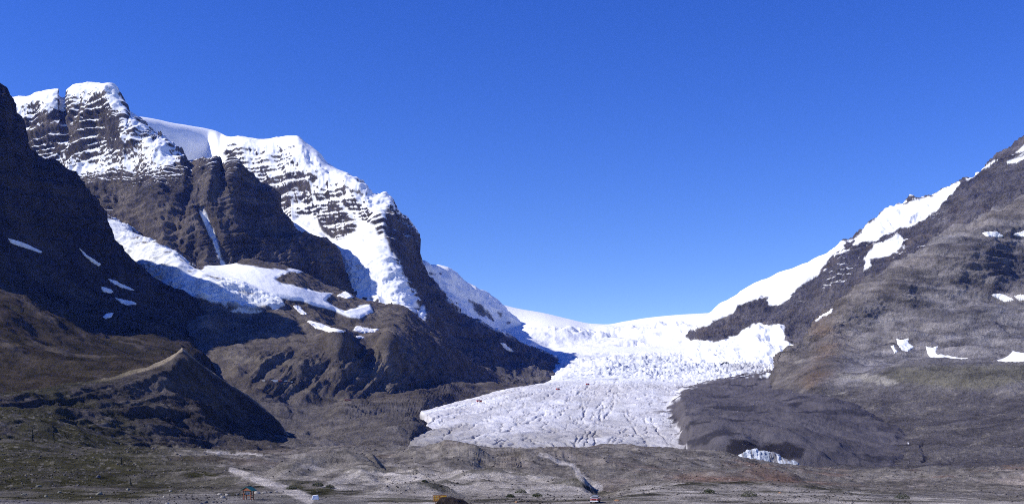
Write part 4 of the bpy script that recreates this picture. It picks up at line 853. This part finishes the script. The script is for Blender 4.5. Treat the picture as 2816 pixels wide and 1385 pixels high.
M_GREEN = simple_mat('green_roof_metal', (0.015, 0.085, 0.075), 0.5, scale=5)
M_BOARD = simple_mat('board_dark', (0.05, 0.045, 0.03), 0.6)
M_PAPER = simple_mat('map_sheet', (0.45, 0.45, 0.40), 0.7)
M_CONC = simple_mat('pale_concrete', (0.40, 0.38, 0.36), 0.9)
M_WHITE = simple_mat('white_paint', (0.80, 0.80, 0.80), 0.5, var=0.05)
M_SBROWN = simple_mat('sign_brown', (0.27, 0.11, 0.016), 0.6, var=0.15)
M_SYEL = simple_mat('sign_yellow', (0.62, 0.36, 0.02), 0.6, var=0.1)
M_SPALE = simple_mat('sign_cream', (0.60, 0.46, 0.25), 0.6, var=0.1)
M_RED = simple_mat('red_paint', (0.36, 0.025, 0.03), 0.45, var=0.1)
M_RED2 = simple_mat('coach_red', (0.50, 0.045, 0.03), 0.5, var=0.1)
M_GLASS = simple_mat('dark_glass', (0.012, 0.015, 0.02), 0.15, var=0.1, spec=0.6)
M_TYRE = simple_mat('tyre_rubber', (0.02, 0.02, 0.02), 0.9)
M_METAL = simple_mat('grey_metal', (0.35, 0.36, 0.38), 0.4, 0.6)
M_LAMP = simple_mat('lamp_glass', (0.65, 0.6, 0.5), 0.2, var=0.05)
M_ROCKP = simple_mat('pale_boulder', (0.27, 0.25, 0.22), 0.9, scale=3, var=0.35, bump=0.08)
M_ROCKM = simple_mat('mossy_boulder', (0.13, 0.125, 0.10), 0.9, scale=2, var=0.5, bump=0.1)
M_ROCKD = simple_mat('dark_boulder', (0.075, 0.075, 0.085), 0.9, scale=3, var=0.4, bump=0.08)
M_ROCKO = simple_mat('ochre_boulder', (0.30, 0.17, 0.09), 0.9, scale=3, var=0.35, bump=0.08)
M_NEED = simple_mat('spruce_needles', (0.016, 0.024, 0.010), 0.8, scale=4, var=0.5)
M_BARK = simple_mat('bark', (0.06, 0.045, 0.035), 0.9)
M_LEAF = simple_mat('willow_leaves', (0.045, 0.055, 0.02), 0.8, scale=5, var=0.5)

def bm_obj(name, bm, mat, parent=None, loc=None):
    me = bpy.data.meshes.new(name); bm.normal_update(); bm.to_mesh(me); bm.free(); me.materials.append(mat)
    o = bpy.data.objects.new(name, me); COL.objects.link(o)
    if parent: o.parent = parent
    if loc is not None: o.location = loc
    return o
def empty(name, loc, rz=0.0):
    o = bpy.data.objects.new(name, None); COL.objects.link(o); o.location = loc; o.rotation_euler = (0, 0, rz); return o
def box(bm, x0, x1, y0, y1, z0, z1, bev=0.0):
    r = bmesh.ops.create_cube(bm, size=1.0)
    bmesh.ops.scale(bm, vec=(x1 - x0, y1 - y0, z1 - z0), verts=r['verts'])
    bmesh.ops.translate(bm, vec=((x0 + x1) / 2, (y0 + y1) / 2, (z0 + z1) / 2), verts=r['verts'])
    if bev:
        es = list({e for v in r['verts'] for e in v.link_edges})
        bmesh.ops.bevel(bm, geom=es, offset=bev, segments=2, affect='EDGES')
def cyl(bm, r0, r1, p0, p1, n=10):
    p0, p1 = Vector(p0), Vector(p1); d = p1 - p0
    M = Matrix.Translation((p0 + p1) / 2) @ d.to_track_quat('Z', 'Y').to_matrix().to_4x4()
    bmesh.ops.create_cone(bm, cap_ends=True, segments=n, radius1=r0, radius2=r1, depth=d.length, matrix=M)
def prism(bm, pts, y0, y1):
    a = [bm.verts.new((x, y0, z)) for x, z in pts]; b = [bm.verts.new((x, y1, z)) for x, z in pts]
    bm.faces.new(a); bm.faces.new(b[::-1])
    for i in range(len(pts)):
        j = (i + 1) % len(pts); bm.faces.new((a[j], a[i], b[i], b[j]))
    bmesh.ops.recalc_face_normals(bm, faces=bm.faces)
def part(name, mat, parent, fn):
    bm = bmesh.new(); fn(bm); return bm_obj(name, bm, mat, parent)
def dup(root, loc, rz):
    r = root.copy(); COL.objects.link(r); r.location = loc; r.rotation_euler = (0, 0, rz)
    for k in ('label', 'category', 'group'):
        if k in root: r[k] = root[k]
    for ch in list(root.children):
        c = ch.copy(); COL.objects.link(c); c.parent = r
        for g in ch.children:
            d = g.copy(); COL.objects.link(d); d.parent = c
    return r

# ---- information kiosk
kp, _ = spot('ground', 684, 1371)
k = label(empty('kiosk', kp, math.radians(-24)), 'open wooden information kiosk with green roof on the gravel lot', 'kiosk')
for sx in (-1.12, 1.12):
    for sy in (-0.5, 0.5):
        part('post', M_WOOD, k, lambda bm, sx=sx, sy=sy: cyl(bm, 0.15, 0.13, (sx, sy, -0.2), (sx, sy, 2.55), 10))
        part('footing', M_CONC, k, lambda bm, sx=sx, sy=sy: cyl(bm, 0.26, 0.22, (sx, sy, -0.3), (sx, sy, 0.10), 10))
part('crossbeam', M_WOOD, k, lambda bm: box(bm, -1.2, 1.2, -0.10, 0.10, 1.12, 1.28, 0.02))
part('crossbeam', M_WOOD, k, lambda bm: box(bm, -1.3, 1.3, -0.62, 0.62, 2.46, 2.60, 0.02))
bd = part('information_board', M_BOARD, k, lambda bm: box(bm, -0.98, 0.98, -0.06, 0.06, 1.30, 2.40, 0.01))
for x0, x1, z0, z1 in ((-0.85, -0.1, 1.45, 2.25), (0.0, 0.8, 1.75, 2.25), (0.1, 0.45, 1.42, 1.68)):
    part('map_sheet', M_PAPER, bd, lambda bm, a=(x0, x1, z0, z1): box(bm, a[0], a[1], -0.075, -0.062, a[2], a[3]))
rf = part('roof', M_GREEN, k, lambda bm: prism(bm, [(-1.85, 2.42), (0, 3.42), (1.85, 2.42), (1.85, 2.56), (0, 3.56), (-1.85, 2.56)], -1.05, 1.05))
part('gable_panel', M_WOOD, rf, lambda bm: prism(bm, [(-1.6, 2.50), (1.6, 2.50), (0, 3.38)], -0.86, -0.80))
part('gable_panel', M_WOOD, rf, lambda bm: prism(bm, [(-1.6, 2.50), (1.6, 2.50), (0, 3.38)], 0.80, 0.86))
part('ridge_cap', M_GREEN, rf, lambda bm: box(bm, -0.10, 0.10, -1.07, 1.07, 3.53, 3.61, 0.02))

# ---- white angular block at the edge of the lot
wp, _ = spot('ground', 868, 1369)
def wb(bm):
    lo_ = [(-1.0, -0.7, -0.15), (0.85, -0.7, -0.15), (1.05, 0.7, -0.15), (-0.9, 0.7, -0.15)]
    hi_ = [(-0.72, -0.5, 1.02), (0.55, -0.45, 1.10), (0.78, 0.4, 1.16), (-0.6, 0.5, 1.05)]
    a = [bm.verts.new(p) for p in lo_]; b = [bm.verts.new(p) for p in hi_]
    bm.faces.new(a[::-1]); bm.faces.new(b)
    for i in range(4): bm.faces.new((a[i], a[(i + 1) % 4], b[(i + 1) % 4], b[i]))
    bmesh.ops.bevel(bm, geom=list(bm.edges), offset=0.07, segments=2, affect='EDGES')
bm = bmesh.new(); wb(bm)
o = bm_obj('white_block', bm, M_WHITE, None, wp); o.rotation_euler = (0, 0, math.radians(18))
label(o, 'white angular block at the back of the gravel lot right of the kiosk', 'block')

# ---- brown sign with yellow lettering, behind a dark soil heap
D = 250.0
sx0, sx1 = (1190 - CX) / F * D, (1229 - CX) / F * D
sz0, sz1 = CAMZ + (HOR - 1377) / F * D, CAMZ + (HOR - 1360) / F * D
w_, h_ = sx1 - sx0, sz1 - sz0
sg = label(empty('road_sign', ((sx0 + sx1) / 2, D, 0.0)), 'wide brown sign board with yellow lettering above the dark soil heap', 'sign')
bz = sz0
pn = part('panel', M_SBROWN, sg, lambda bm: box(bm, -w_ / 2, w_ / 2, -0.04, 0.04, bz, bz + h_, 0.01))
part('edge_strip', M_SPALE, pn, lambda bm: box(bm, w_ / 2 - 0.05, w_ / 2, -0.052, -0.042, bz + 0.04, bz + h_ - 0.04))
for px_ in (-w_ * 0.32, w_ * 0.32):
    part('post', M_WOOD, sg, lambda bm, px_=px_: box(bm, px_ - 0.08, px_ + 0.08, 0.045, 0.2, -0.4, bz + h_ * 0.9, 0.01))
rs = random.Random(5)
for row, (z0, hh) in enumerate(((0.73, 0.15), (0.45, 0.15), (0.16, 0.15))):
    for cx0, cx1 in ((-0.38, -0.04), (0.06, 0.42)):
        x = cx0 * w_
        while x < cx1 * w_ - 0.1:
            lw = rs.uniform(0.07, 0.16)
            if rs.random() < 0.86:
                part('lettering', M_SYEL if rs.random() < 0.8 else M_SPALE, pn, lambda bm, a=(x, x + lw * 0.8, bz + z0 * h_, bz + (z0 + hh) * h_): box(bm, a[0], a[1], -0.056, -0.042, a[2], a[3]))
            x += lw
    part('pictogram', M_SPALE, pn, lambda bm, z0=z0: box(bm, -0.46 * w_, -0.41 * w_, -0.056, -0.042, bz + z0 * h_, bz + (z0 + 0.16) * h_))

# ---- dark soil heap in front of the sign
hu = np.linspace(-9.5, 13.5, 90); hv = np.linspace(-9, 9, 50)
HX, HY = np.meshgrid(hu, hv)
q = np.clip(1 - np.hypot((HX - 1.2) / np.where(HX < 1.2, 5.0, 6.5), HY / 7.0), 0, 1)
heap_z = 2.55
PZ = np.minimum(q * 1.9, 1) ** 1.2 * heap_z * (0.86 + 0.14 * np.cos((HX - 1) / 5.0)) 
hx0 = (1222 - CX) / F * 232
Pn = (HX + hx0, HY + 232, PZ)
PZ = PZ + (0.35 * fbm(Pn, 3.0, 4) + 0.10 * fbm(Pn, 0.7, 2)) * np.minimum(q * 4, 1) - 0.25 * (1 - np.minimum(q * 6, 1))
hc = cmix(const(rgb(0.030, 0.024, 0.024), HX), const(rgb(0.07, 0.056, 0.052), HX), np.clip(0.5 + 0.6 * fbm(Pn, 1.2, 3), 0, 1))
o = make_mesh('soil_heap', HX + hx0, HY + 232, PZ, pack(hc, HX * 0), None, M_GND)
label(o, 'dark brown soil heap in the foreground under the brown sign', 'soil heap')

# ---- red truck below the shaded mound
def vehicle_truck(loc, rz):
    t = label(empty('truck', loc, rz), 'red truck with pale cab parked by the shaded side of the gravel mound', 'truck')
    b = part('body', M_RED, t, lambda bm: box(bm, -0.95, 0.95, -2.3, 2.3, 0.45, 1.10, 0.08))
    part('cab', M_METAL, t, lambda bm: prism2(bm))  # pale cab given a grey material, its shade put into the colour
    part('windscreen', M_GLASS, t, lambda bm: box(bm, -0.72, 0.72, -1.36, -1.26, 1.16, 1.62, 0.02))
    for sx in (-1, 1):
        part('side_window', M_GLASS, t, lambda bm, sx=sx: box(bm, sx * 0.84 - 0.03, sx * 0.84 + 0.03, -0.95, 0.3, 1.18, 1.62, 0.02))
        part('headlight', M_LAMP, t, lambda bm, sx=sx: box(bm, sx * 0.72 - 0.14, sx * 0.72 + 0.14, -2.36, -2.28, 0.78, 0.96, 0.02))
        part('mirror', M_WHITE, t, lambda bm, sx=sx: box(bm, sx * 1.06 - 0.1, sx * 1.06 + 0.1, -1.2, -1.1, 1.2, 1.42, 0.02))
        for sy in (-1.45, 1.45):
            w = part('wheel', M_TYRE, t, lambda bm, sx=sx, sy=sy: cyl(bm, 0.40, 0.40, (sx * 0.98, sy, 0.38), (sx * 0.72, sy, 0.38), 18))
            part('rim', M_METAL, w, lambda bm, sx=sx, sy=sy: cyl(bm, 0.22, 0.22, (sx * 0.995, sy, 0.38), (sx * 0.9, sy, 0.38), 12))
    part('bumper', M_WHITE, t, lambda bm: box(bm, -0.97, 0.97, -2.44, -2.30, 0.42, 0.66, 0.03))
    part('grille', M_TYRE, t, lambda bm: box(bm, -0.52, 0.52, -2.33, -2.29, 0.74, 0.98, 0.01))
    part('light_bar', M_METAL, t, lambda bm: box(bm, -0.55, 0.55, -0.6, -0.35, 1.79, 1.93, 0.03))
    return t
def prism2(bm):
    prism(bm, [(-1.55, 1.10), (0.75, 1.10), (0.7, 1.74), (-1.05, 1.78)], -0.82, 0.82)
    bmesh.ops.rotate(bm, cent=(0, 0, 0), matrix=Matrix.Rotation(math.radians(90), 3, 'Z'), verts=bm.verts)
    bmesh.ops.bevel(bm, geom=list(bm.edges), offset=0.06, segments=2, affect='EDGES')
tp, _ = spot('ground', 1637, 1378)
vehicle_truck(tp, math.radians(-14))

# ---- ice-field coaches and the terminal on the bench
def coach(name, mat, loc, rz, lab, group):
    t = label(empty(name, loc, rz), lab, 'coach', group)
    b = part('body', mat, t, lambda bm: box(bm, -5.4, 5.4, -1.6, 1.6, 1.5, 3.0, 0.15))
    part('roof', M_WHITE, t, lambda bm: box(bm, -5.3, 5.3, -1.5, 1.5, 3.92, 4.15, 0.08))
    part('upper_body', mat, t, lambda bm: box(bm, -5.3, 5.3, -1.52, 1.52, 3.0, 3.92, 0.05))
    for sy in (-1.535, 1.535):
        for i in range(6):
            part('window', M_GLASS, t, lambda bm, sy=sy, i=i: box(bm, -4.9 + i * 1.68, -3.5 + i * 1.68, sy - 0.02, sy + 0.02, 3.05, 3.78))
        for x in (-3.8, 2.2, 4.0):
            part('wheel', M_TYRE, t, lambda bm, sy=sy, x=x: cyl(bm, 0.85, 0.85, (x, sy * 1.05, 0.82), (x, sy * 0.6, 0.82), 16))
    part('windscreen', M_GLASS, t, lambda bm: box(bm, 5.38, 5.44, -1.3, 1.3, 2.3, 3.7))
    return t
cp, _ = spot('glacier', 1320, 1103)
c0 = coach('coach', M_RED2, cp, math.radians(28), 'red coach with big wheels driving on the white track across the glacier', 'coaches on the ice and gravel')
cp, _ = spot('slopes_left', 955, 1100)
c = dup(c0, cp, math.radians(15)); c['label'] = 'bright red coach on the gravel ramp below the gullied bluffs'
cp, _ = spot('glacier', 1536, 1070)
c = dup(c0, cp, math.radians(40)); c['label'] = 'distant coach, a small dark spot on the left part of the upper ice track'
cp, _ = spot('glacier', 1616, 1055)
c = dup(c0, cp, math.radians(35)); c['label'] = 'farthest coach, a dark speck on the ice just below the shadow on the glacier'
cp, _ = spot('slopes_left', 770, 1049)
c = dup(c0, cp, math.radians(8)); c['label'] = 'red coach parked right beside the long white terminal building'
tp2, _ = spot('slopes_left', 757, 1047)
tb = label(empty('terminal_building', tp2, math.radians(4)), 'long low white building on the bench below the gullied bluffs', 'building')
part('wall', M_WHITE, tb, lambda bm: box(bm, -7, 7, -2.2, 2.2, -1.0, 2.6, 0.05))
part('roof', M_WHITE, tb, lambda bm: prism(bm, [(-7.4, 2.55), (7.4, 2.55), (7.2, 3.2), (-7.2, 3.2)], -2.5, 2.5))
for i in range(5): part('window', M_GLASS, tb, lambda bm, i=i: box(bm, -6 + i * 2.6, -4.8 + i * 2.6, -2.26, -2.19, 1.0, 1.8))
part('door', M_GLASS, tb, lambda bm: box(bm, 5.2, 6.2, -2.26, -2.19, -0.4, 1.8))
def van(loc, rz, lab):
    t = label(empty('bus', loc, rz), lab, 'bus', 'white buses at the terminal')
    part('body', M_WHITE, t, lambda bm: box(bm, -3.0, 3.0, -1.2, 1.2, 0.6, 3.0, 0.15))
    for sy in (-1, 1):
        part('window', M_GLASS, t, lambda bm, sy=sy: box(bm, -2.6, 2.6, sy * 1.21 - 0.02, sy * 1.21 + 0.02, 1.9, 2.6))
        for x in (-2, 2): part('wheel', M_TYRE, t, lambda bm, sy=sy, x=x: cyl(bm, 0.5, 0.5, (x, sy * 1.2, 0.5), (x, sy * 0.8, 0.5), 14))
    return t
for (u_, v_, lab) in ((723, 1046, 'white bus parked left of the long white terminal building'), (787, 1048, 'white bus on the bench nearest the right end of the terminal building'), (802, 1051, 'white bus farthest right of the terminal building, lower on the track')):
    p_, _ = spot('slopes_left', u_, v_); van(p_, math.radians(rs.uniform(-10, 15)), lab)

# ---- spruces on the turf slope
def spruce(u_, v_, hgt, lab, seed):
    p_, _ = spot('ground', u_, v_)
    r = random.Random(seed)
    t = label(empty('spruce_tree', p_, r.uniform(0, 6)), lab, 'tree', 'spruces on the turf slope')
    part('trunk', M_BARK, t, lambda bm: cyl(bm, 0.028 * hgt, 0.006, (0, 0, -0.3), (0, 0, hgt * 0.97), 8))
    bm = bmesh.new()
    lev = 17
    for i in range(lev):
        f = i / (lev - 1); z = hgt * (0.06 + 0.92 * f); R = hgt * 0.25 * (1 - f) ** 0.9 + 0.05
        for k_ in range(int(9 - 4 * f)):
            a = r.uniform(0, 2 * math.pi); L_ = R * r.uniform(0.6, 1.15)
            for s_ in range(6):
                fr = (s_ + r.random()) / 6; c_ = Vector((math.cos(a) * L_ * fr, math.sin(a) * L_ * fr, z - L_ * fr * 0.35 + r.uniform(-0.05, 0.05) * hgt * 0.3))
                sz = 0.07 * hgt * (1.1 - 0.7 * fr) * r.uniform(0.6, 1.1)
                d1 = Vector((math.cos(a + r.uniform(-0.7, 0.7)), math.sin(a + r.uniform(-0.7, 0.7)), r.uniform(-0.6, 0.2))) * sz
                d2 = Vector((r.uniform(-1, 1), r.uniform(-1, 1), r.uniform(-0.3, 0.9))) * sz * 0.6
                bm.faces.new([bm.verts.new(c_ + d1), bm.verts.new(c_ + d2), bm.verts.new(c_ - d1 * 0.6), bm.verts.new(c_ - d2)])
    bm_obj('crown', bm, M_NEED, t)
def px_h(u_, v_, hpx):
    p_, _ = spot('ground', u_, v_); return hpx / F * p_.y
for u_, v_, hp, lab, sd in ((91, 1211, 32, 'taller of two dark spruces side by side on the turf slope', 1), (148, 1206, 24, 'shorter of two dark spruces side by side on the turf slope', 2), (336, 1275, 22, 'lone small spruce on stony turf left of the trail', 3), (361, 1333, 20, 'thin small spruce nearest the gravel lot', 4)):
    spruce(u_, v_, px_h(u_, v_, hp), lab, sd)

# ---- willow shrubs
def shrub(u_, v_, wpx, lab, seed):
    p_, _ = spot('ground', u_, v_); w = wpx / F * p_.y * 0.5
    r = random.Random(seed)
    t = label(empty('shrub', p_), lab, 'shrub', 'low shrubs in the foreground')
    def stems(bm):
        for i in range(9):
            a = r.uniform(0, 6.28); e = r.uniform(0.3, 0.9) * w
            cyl(bm, 0.03, 0.012, (0, 0, -0.1), (math.cos(a) * e, math.sin(a) * e * 0.7, w * r.uniform(0.35, 0.7)), 5)
    part('stem', M_BARK, t, stems)
    bm = bmesh.new()
    for i in range(700):
        a = r.uniform(0, 6.28); q_ = math.sqrt(r.random()); zz = r.random() ** 0.8 * (1 - 0.75 * q_ * q_)
        c_ = Vector((math.cos(a) * q_ * w, math.sin(a) * q_ * w * 0.7, zz * w * 0.75 + 0.03)); sz = 0.12 * r.uniform(0.6, 1.3)
        d1 = Vector((r.uniform(-1, 1), r.uniform(-1, 1), r.uniform(-0.6, 1))) * sz; d2 = Vector((r.uniform(-1, 1), r.uniform(-1, 1), r.uniform(-0.5, 0.8))) * sz
        bm.faces.new([bm.verts.new(c_ + d1), bm.verts.new(c_ + d2), bm.verts.new(c_ - d1), bm.verts.new(c_ - d2)])
    bm_obj('foliage', bm, M_LEAF, t)
for u_, v_, wp_, lab, sd in ((873, 1333, 32, 'dark rounded shrub at the foot of the pale bank right of the trail', 11), (905, 1338, 26, 'low shrub right of the dark rounded shrub', 12), (1432, 1352, 34, 'green shrub on the pale bank left of the shaded mound', 13),
                             (1404, 1364, 26, 'small low shrub at the foot of the pale bank', 14), (1478, 1362, 30, 'low spreading shrub just left of the red truck', 15), (1168, 1322, 18, 'tiny shrub growing halfway up the pale bank above the sign', 16), (800, 1342, 30, 'low green shrub beside the trail above the white block', 17),
                             (2060, 1362, 46, 'long dark low shrub on the gravel flat at the lower right', 18), (1950, 1352, 34, 'dark low shrub left of the long dark one on the gravel flat', 19), (2480, 1368, 44, 'dark low shrub at the bottom near the right edge', 20)):
    shrub(u_, v_, wp_, lab, sd)

# ---- boulders
def boulder_bm(r, seed, flat_=0.75):
    bm = bmesh.new(); bmesh.ops.create_icosphere(bm, subdivisions=2, radius=1.0)
    q = np.array([v.co[:] for v in bm.verts]); n = fbm((q[:, 0], q[:, 1], q[:, 2]), 1.3, 3, off=seed * 3.1)
    rr = random.Random(seed); ax = (rr.uniform(0.8, 1.25), rr.uniform(0.75, 1.1), flat_ * rr.uniform(0.8, 1.15))
    cuts = [Vector((rr.uniform(-1, 1), rr.uniform(-1, 1), rr.uniform(-0.4, 1))).normalized() for _ in range(5)]
    for v, k_ in zip(bm.verts, n):
        c_ = v.co * (1 + 0.28 * float(k_))
        for cn in cuts:
            d_ = c_.dot(cn)
            if d_ > 0.72: c_ -= cn * (d_ - 0.72) * 0.9
        v.co = Vector((c_.x * ax[0], c_.y * ax[1], c_.z * ax[2])) * r
    return bm
BOULD = ((460, 1384, 15, 'p', 'big pale boulder at the bottom edge left of the row of dark boulders'), (537, 1384, 10, 'd', 'first of the dark boulders in a row at the lot edge, leftmost'), (554, 1383, 12, 'd', 'second dark boulder from the left in the row at the lot edge'),
         (568, 1380, 15, 'd', 'widest dark boulder in the row at the lot edge'), (587, 1378, 11, 'd', 'dark upright boulder right of the widest one in the row'), (609, 1379, 8, 'd', 'small flat dark boulder at the right end of the dark row'), (617, 1375, 8, 'd', 'small dark boulder just below the pale boulder pile'),
         (604, 1357, 14, 'p', 'upper left pale boulder of the pile left of the kiosk'), (614, 1366, 17, 'p', 'largest pale boulder of the pile left of the kiosk'), (624, 1358, 13, 'p', 'right-hand pale boulder of the pile left of the kiosk'), (653, 1357, 10, 'd', 'grey boulder close left of the kiosk'),
         (705, 1354, 17, 'p', 'large pale boulder close right of the kiosk'), (724, 1353, 11, 'p', 'flat pale boulder second to the right of the kiosk'), (742, 1351, 13, 'd', 'grey boulder third to the right of the kiosk'), (757, 1350, 9, 'p', 'bright upright boulder fourth to the right of the kiosk'), (779, 1349, 8, 'd', 'small dark boulder at the foot of the trail'),
         (468, 1348, 9, 'p', 'small pale boulder on the turf above the lot, left of the pile'), (451, 1363, 8, 'p', 'small pale boulder at the turf edge above the big bottom boulder'), (1420, 1378, 11, 'o', 'ochre boulder at the foot of the pale bank left of the truck'), (1700, 1374, 13, 'o', 'ochre boulder beside the track right of the truck'),
         (106, 1335, 14, 'm', 'broad mossy boulder on the dark turf at the lower left'), (68, 1358, 15, 'm', 'broad low boulder on the dark turf nearest the left edge'), (128, 1362, 12, 'm', 'pale boulder on dark turf above the road end'), (165, 1352, 13, 'm', 'pale rounded boulder on dark turf right of the road end'), (275, 1357, 17, 'm', 'wide grey boulder in the turf between road end and lot'),
         (272, 1310, 16, 'd', 'dark boulder on stony turf higher up the left slope'), (350, 1345, 13, 'm', 'grey boulder in the turf below the thin spruce'), (2145, 1352, 10, 'o', 'small ochre boulder on the gravel ridge at the lower right'), (2185, 1366, 9, 'd', 'small dark boulder on the gravel ridge at the lower right'), (2330, 1350, 9, 'd', 'dark boulder on the far side of the right gravel ridge'))
for i, (u_, v_, w_, kd, lab) in enumerate(BOULD):
    p_, _ = spot('ground', u_, min(v_, 1392)); r_ = w_ / F * p_.y * 0.5
    o = bm_obj('boulder', boulder_bm(r_, i + 3), {'p': M_ROCKP, 'd': M_ROCKD, 'o': M_ROCKO, 'm': M_ROCKM}[kd], None, p_ + Vector((0, 0, r_ * 0.15)))
    o.rotation_euler = (0, 0, i * 1.3)
    label(o, lab, 'boulder', 'boulders around the gravel lot')

# ---- loose stones, too many to count
def stones(name, n, urange, vrange, smin, smax, layers, colA, colB, seed, dens=None):
    r = np.random.default_rng(seed)
    ico = np.array([(0, 0, 1), (0.9, 0, 0.1), (0.28, 0.85, 0.2), (-0.72, 0.53, 0.0), (-0.72, -0.53, 0.15), (0.28, -0.85, 0.0), (0, 0, -0.6)])
    fc = np.array([(0, 1, 2), (0, 2, 3), (0, 3, 4), (0, 4, 5), (0, 5, 1), (6, 2, 1), (6, 3, 2), (6, 4, 3), (6, 5, 4), (6, 1, 5)])
    V = []; Fc = []; C = []; tot = 0
    for lay, frac in layers:
        L = LAY[lay]; m = np.argwhere((L['u'] > urange[0]) & (L['u'] < urange[1]) & (L['v'] > vrange[0]) & (L['v'] < vrange[1]))
        if name == 'turf_tussocks': m = m[L['C'][m[:, 0], m[:, 1], 0] < 0.085]
        if lay == 'glacier': m = m[L['C'][m[:, 0], m[:, 1], 0] < 0.2]
        if len(m) == 0: continue
        pick = m[r.integers(0, len(m), int(n * frac))]
        if lay == 'ground': pick = pick[PATHD(L['u'][pick[:, 0], pick[:, 1]], L['v'][pick[:, 0], pick[:, 1]]) < 0.3]
        X, Y, Z = (L[k][pick[:, 0], pick[:, 1]] for k in 'XYZ')
        if dens is not None:
            kp_ = fbm((X, Y, Z), dens, 3, off=seed) + r.normal(0, 0.35, len(X)) > 0.1
            X, Y, Z = X[kp_], Y[kp_], Z[kp_]
        for x, y, z in zip(X, Y, Z):
            s_ = (smin + (smax - smin) * r.random() ** 3) * y / F
            a = r.uniform(0, 6.28); ca, sa = math.cos(a), math.sin(a)
            q = ico * r.uniform(0.75, 1.25, ico.shape) * s_ * np.array([1.15, 0.9, 0.7])
            V.append(np.stack([q[:, 0] * ca - q[:, 1] * sa + x + r.normal(0, 0.3), q[:, 0] * sa + q[:, 1] * ca + y, q[:, 2] + z + 0.12 * s_], -1))
            Fc.append(fc + tot); tot += len(ico)
            C.append(np.tile(np.append(colA + (colB - colA) * r.random(), 0.0) * r.uniform(0.75, 1.25), (len(ico), 1)))
    V = np.concatenate(V); Fc = np.concatenate(Fc); C = np.concatenate(C); C[:, 3] = 0
    me = bpy.data.meshes.new(name); me.vertices.add(len(V)); me.vertices.foreach_set('co', V.astype(np.float32).ravel())
    me.loops.add(Fc.size); me.loops.foreach_set('vertex_index', Fc.astype(np.int32).ravel())
    me.polygons.add(len(Fc)); me.polygons.foreach_set('loop_start', np.arange(0, Fc.size, 3, dtype=np.int32))
    at = me.attributes.new('col', 'FLOAT_COLOR', 'POINT'); at.data.foreach_set('color', np.clip(C, 0, 1).astype(np.float32).ravel())
    me.update(calc_edges=True); me.materials.append(M_GND)
    o = bpy.data.objects.new(name, me); COL.objects.link(o); o['kind'] = 'stuff'
    return o
o = stones('loose_stones', 15000, (-60, 2880), (1225, 1384), 1.0, 5.0, (('ground', 1.0),), rgb(0.08, 0.07, 0.068), rgb(0.34, 0.30, 0.265), 3, dens=30)
label(o, 'loose stones strewn over the gravel and turf in the foreground', 'stones')
o = stones('scattered_rocks', 14000, (620, 2880), (900, 1290), 0.6, 2.6, (('shoulder_right', 0.45), ('slopes_left', 0.45), ('glacier', 0.4)), rgb(0.07, 0.065, 0.068), rgb(0.30, 0.27, 0.24), 4, dens=120)
label(o, 'scattered rocks on the moraine and scree slopes', 'rocks')

o = stones('turf_tussocks', 12000, (-60, 1000), (1105, 1380), 0.8, 3.2, (('ground', 0.8), ('moraine', 0.3)), rgb(0.016, 0.020, 0.008), rgb(0.062, 0.060, 0.028), 6, dens=22)
label(o, 'dark green turf tussocks covering the slope at the lower left', 'turf')
# ---- the air
bm = bmesh.new(); box(bm, -9000, 9000, -600, 12500, -120, 2600)
hz = bpy.data.materials.new('haze_air'); hz.use_nodes = True; hn = hz.node_tree; hn.nodes.clear()
ho = nd(hn, 'ShaderNodeOutputMaterial'); hp = nd(hn, 'ShaderNodeVolumePrincipled')
hp.inputs['Color'].default_value = (0.12, 0.24, 1.0, 1); hp.inputs['Density'].default_value = 1.6e-5; hp.inputs['Absorption Color'].default_value = (1, 1, 1, 1)
hn.links.new(hp.outputs[0], ho.inputs['Volume'])
o = bm_obj('haze', bm, hz); o['kind'] = 'stuff'; label(o, 'thin blue haze filling the valley air', 'haze')
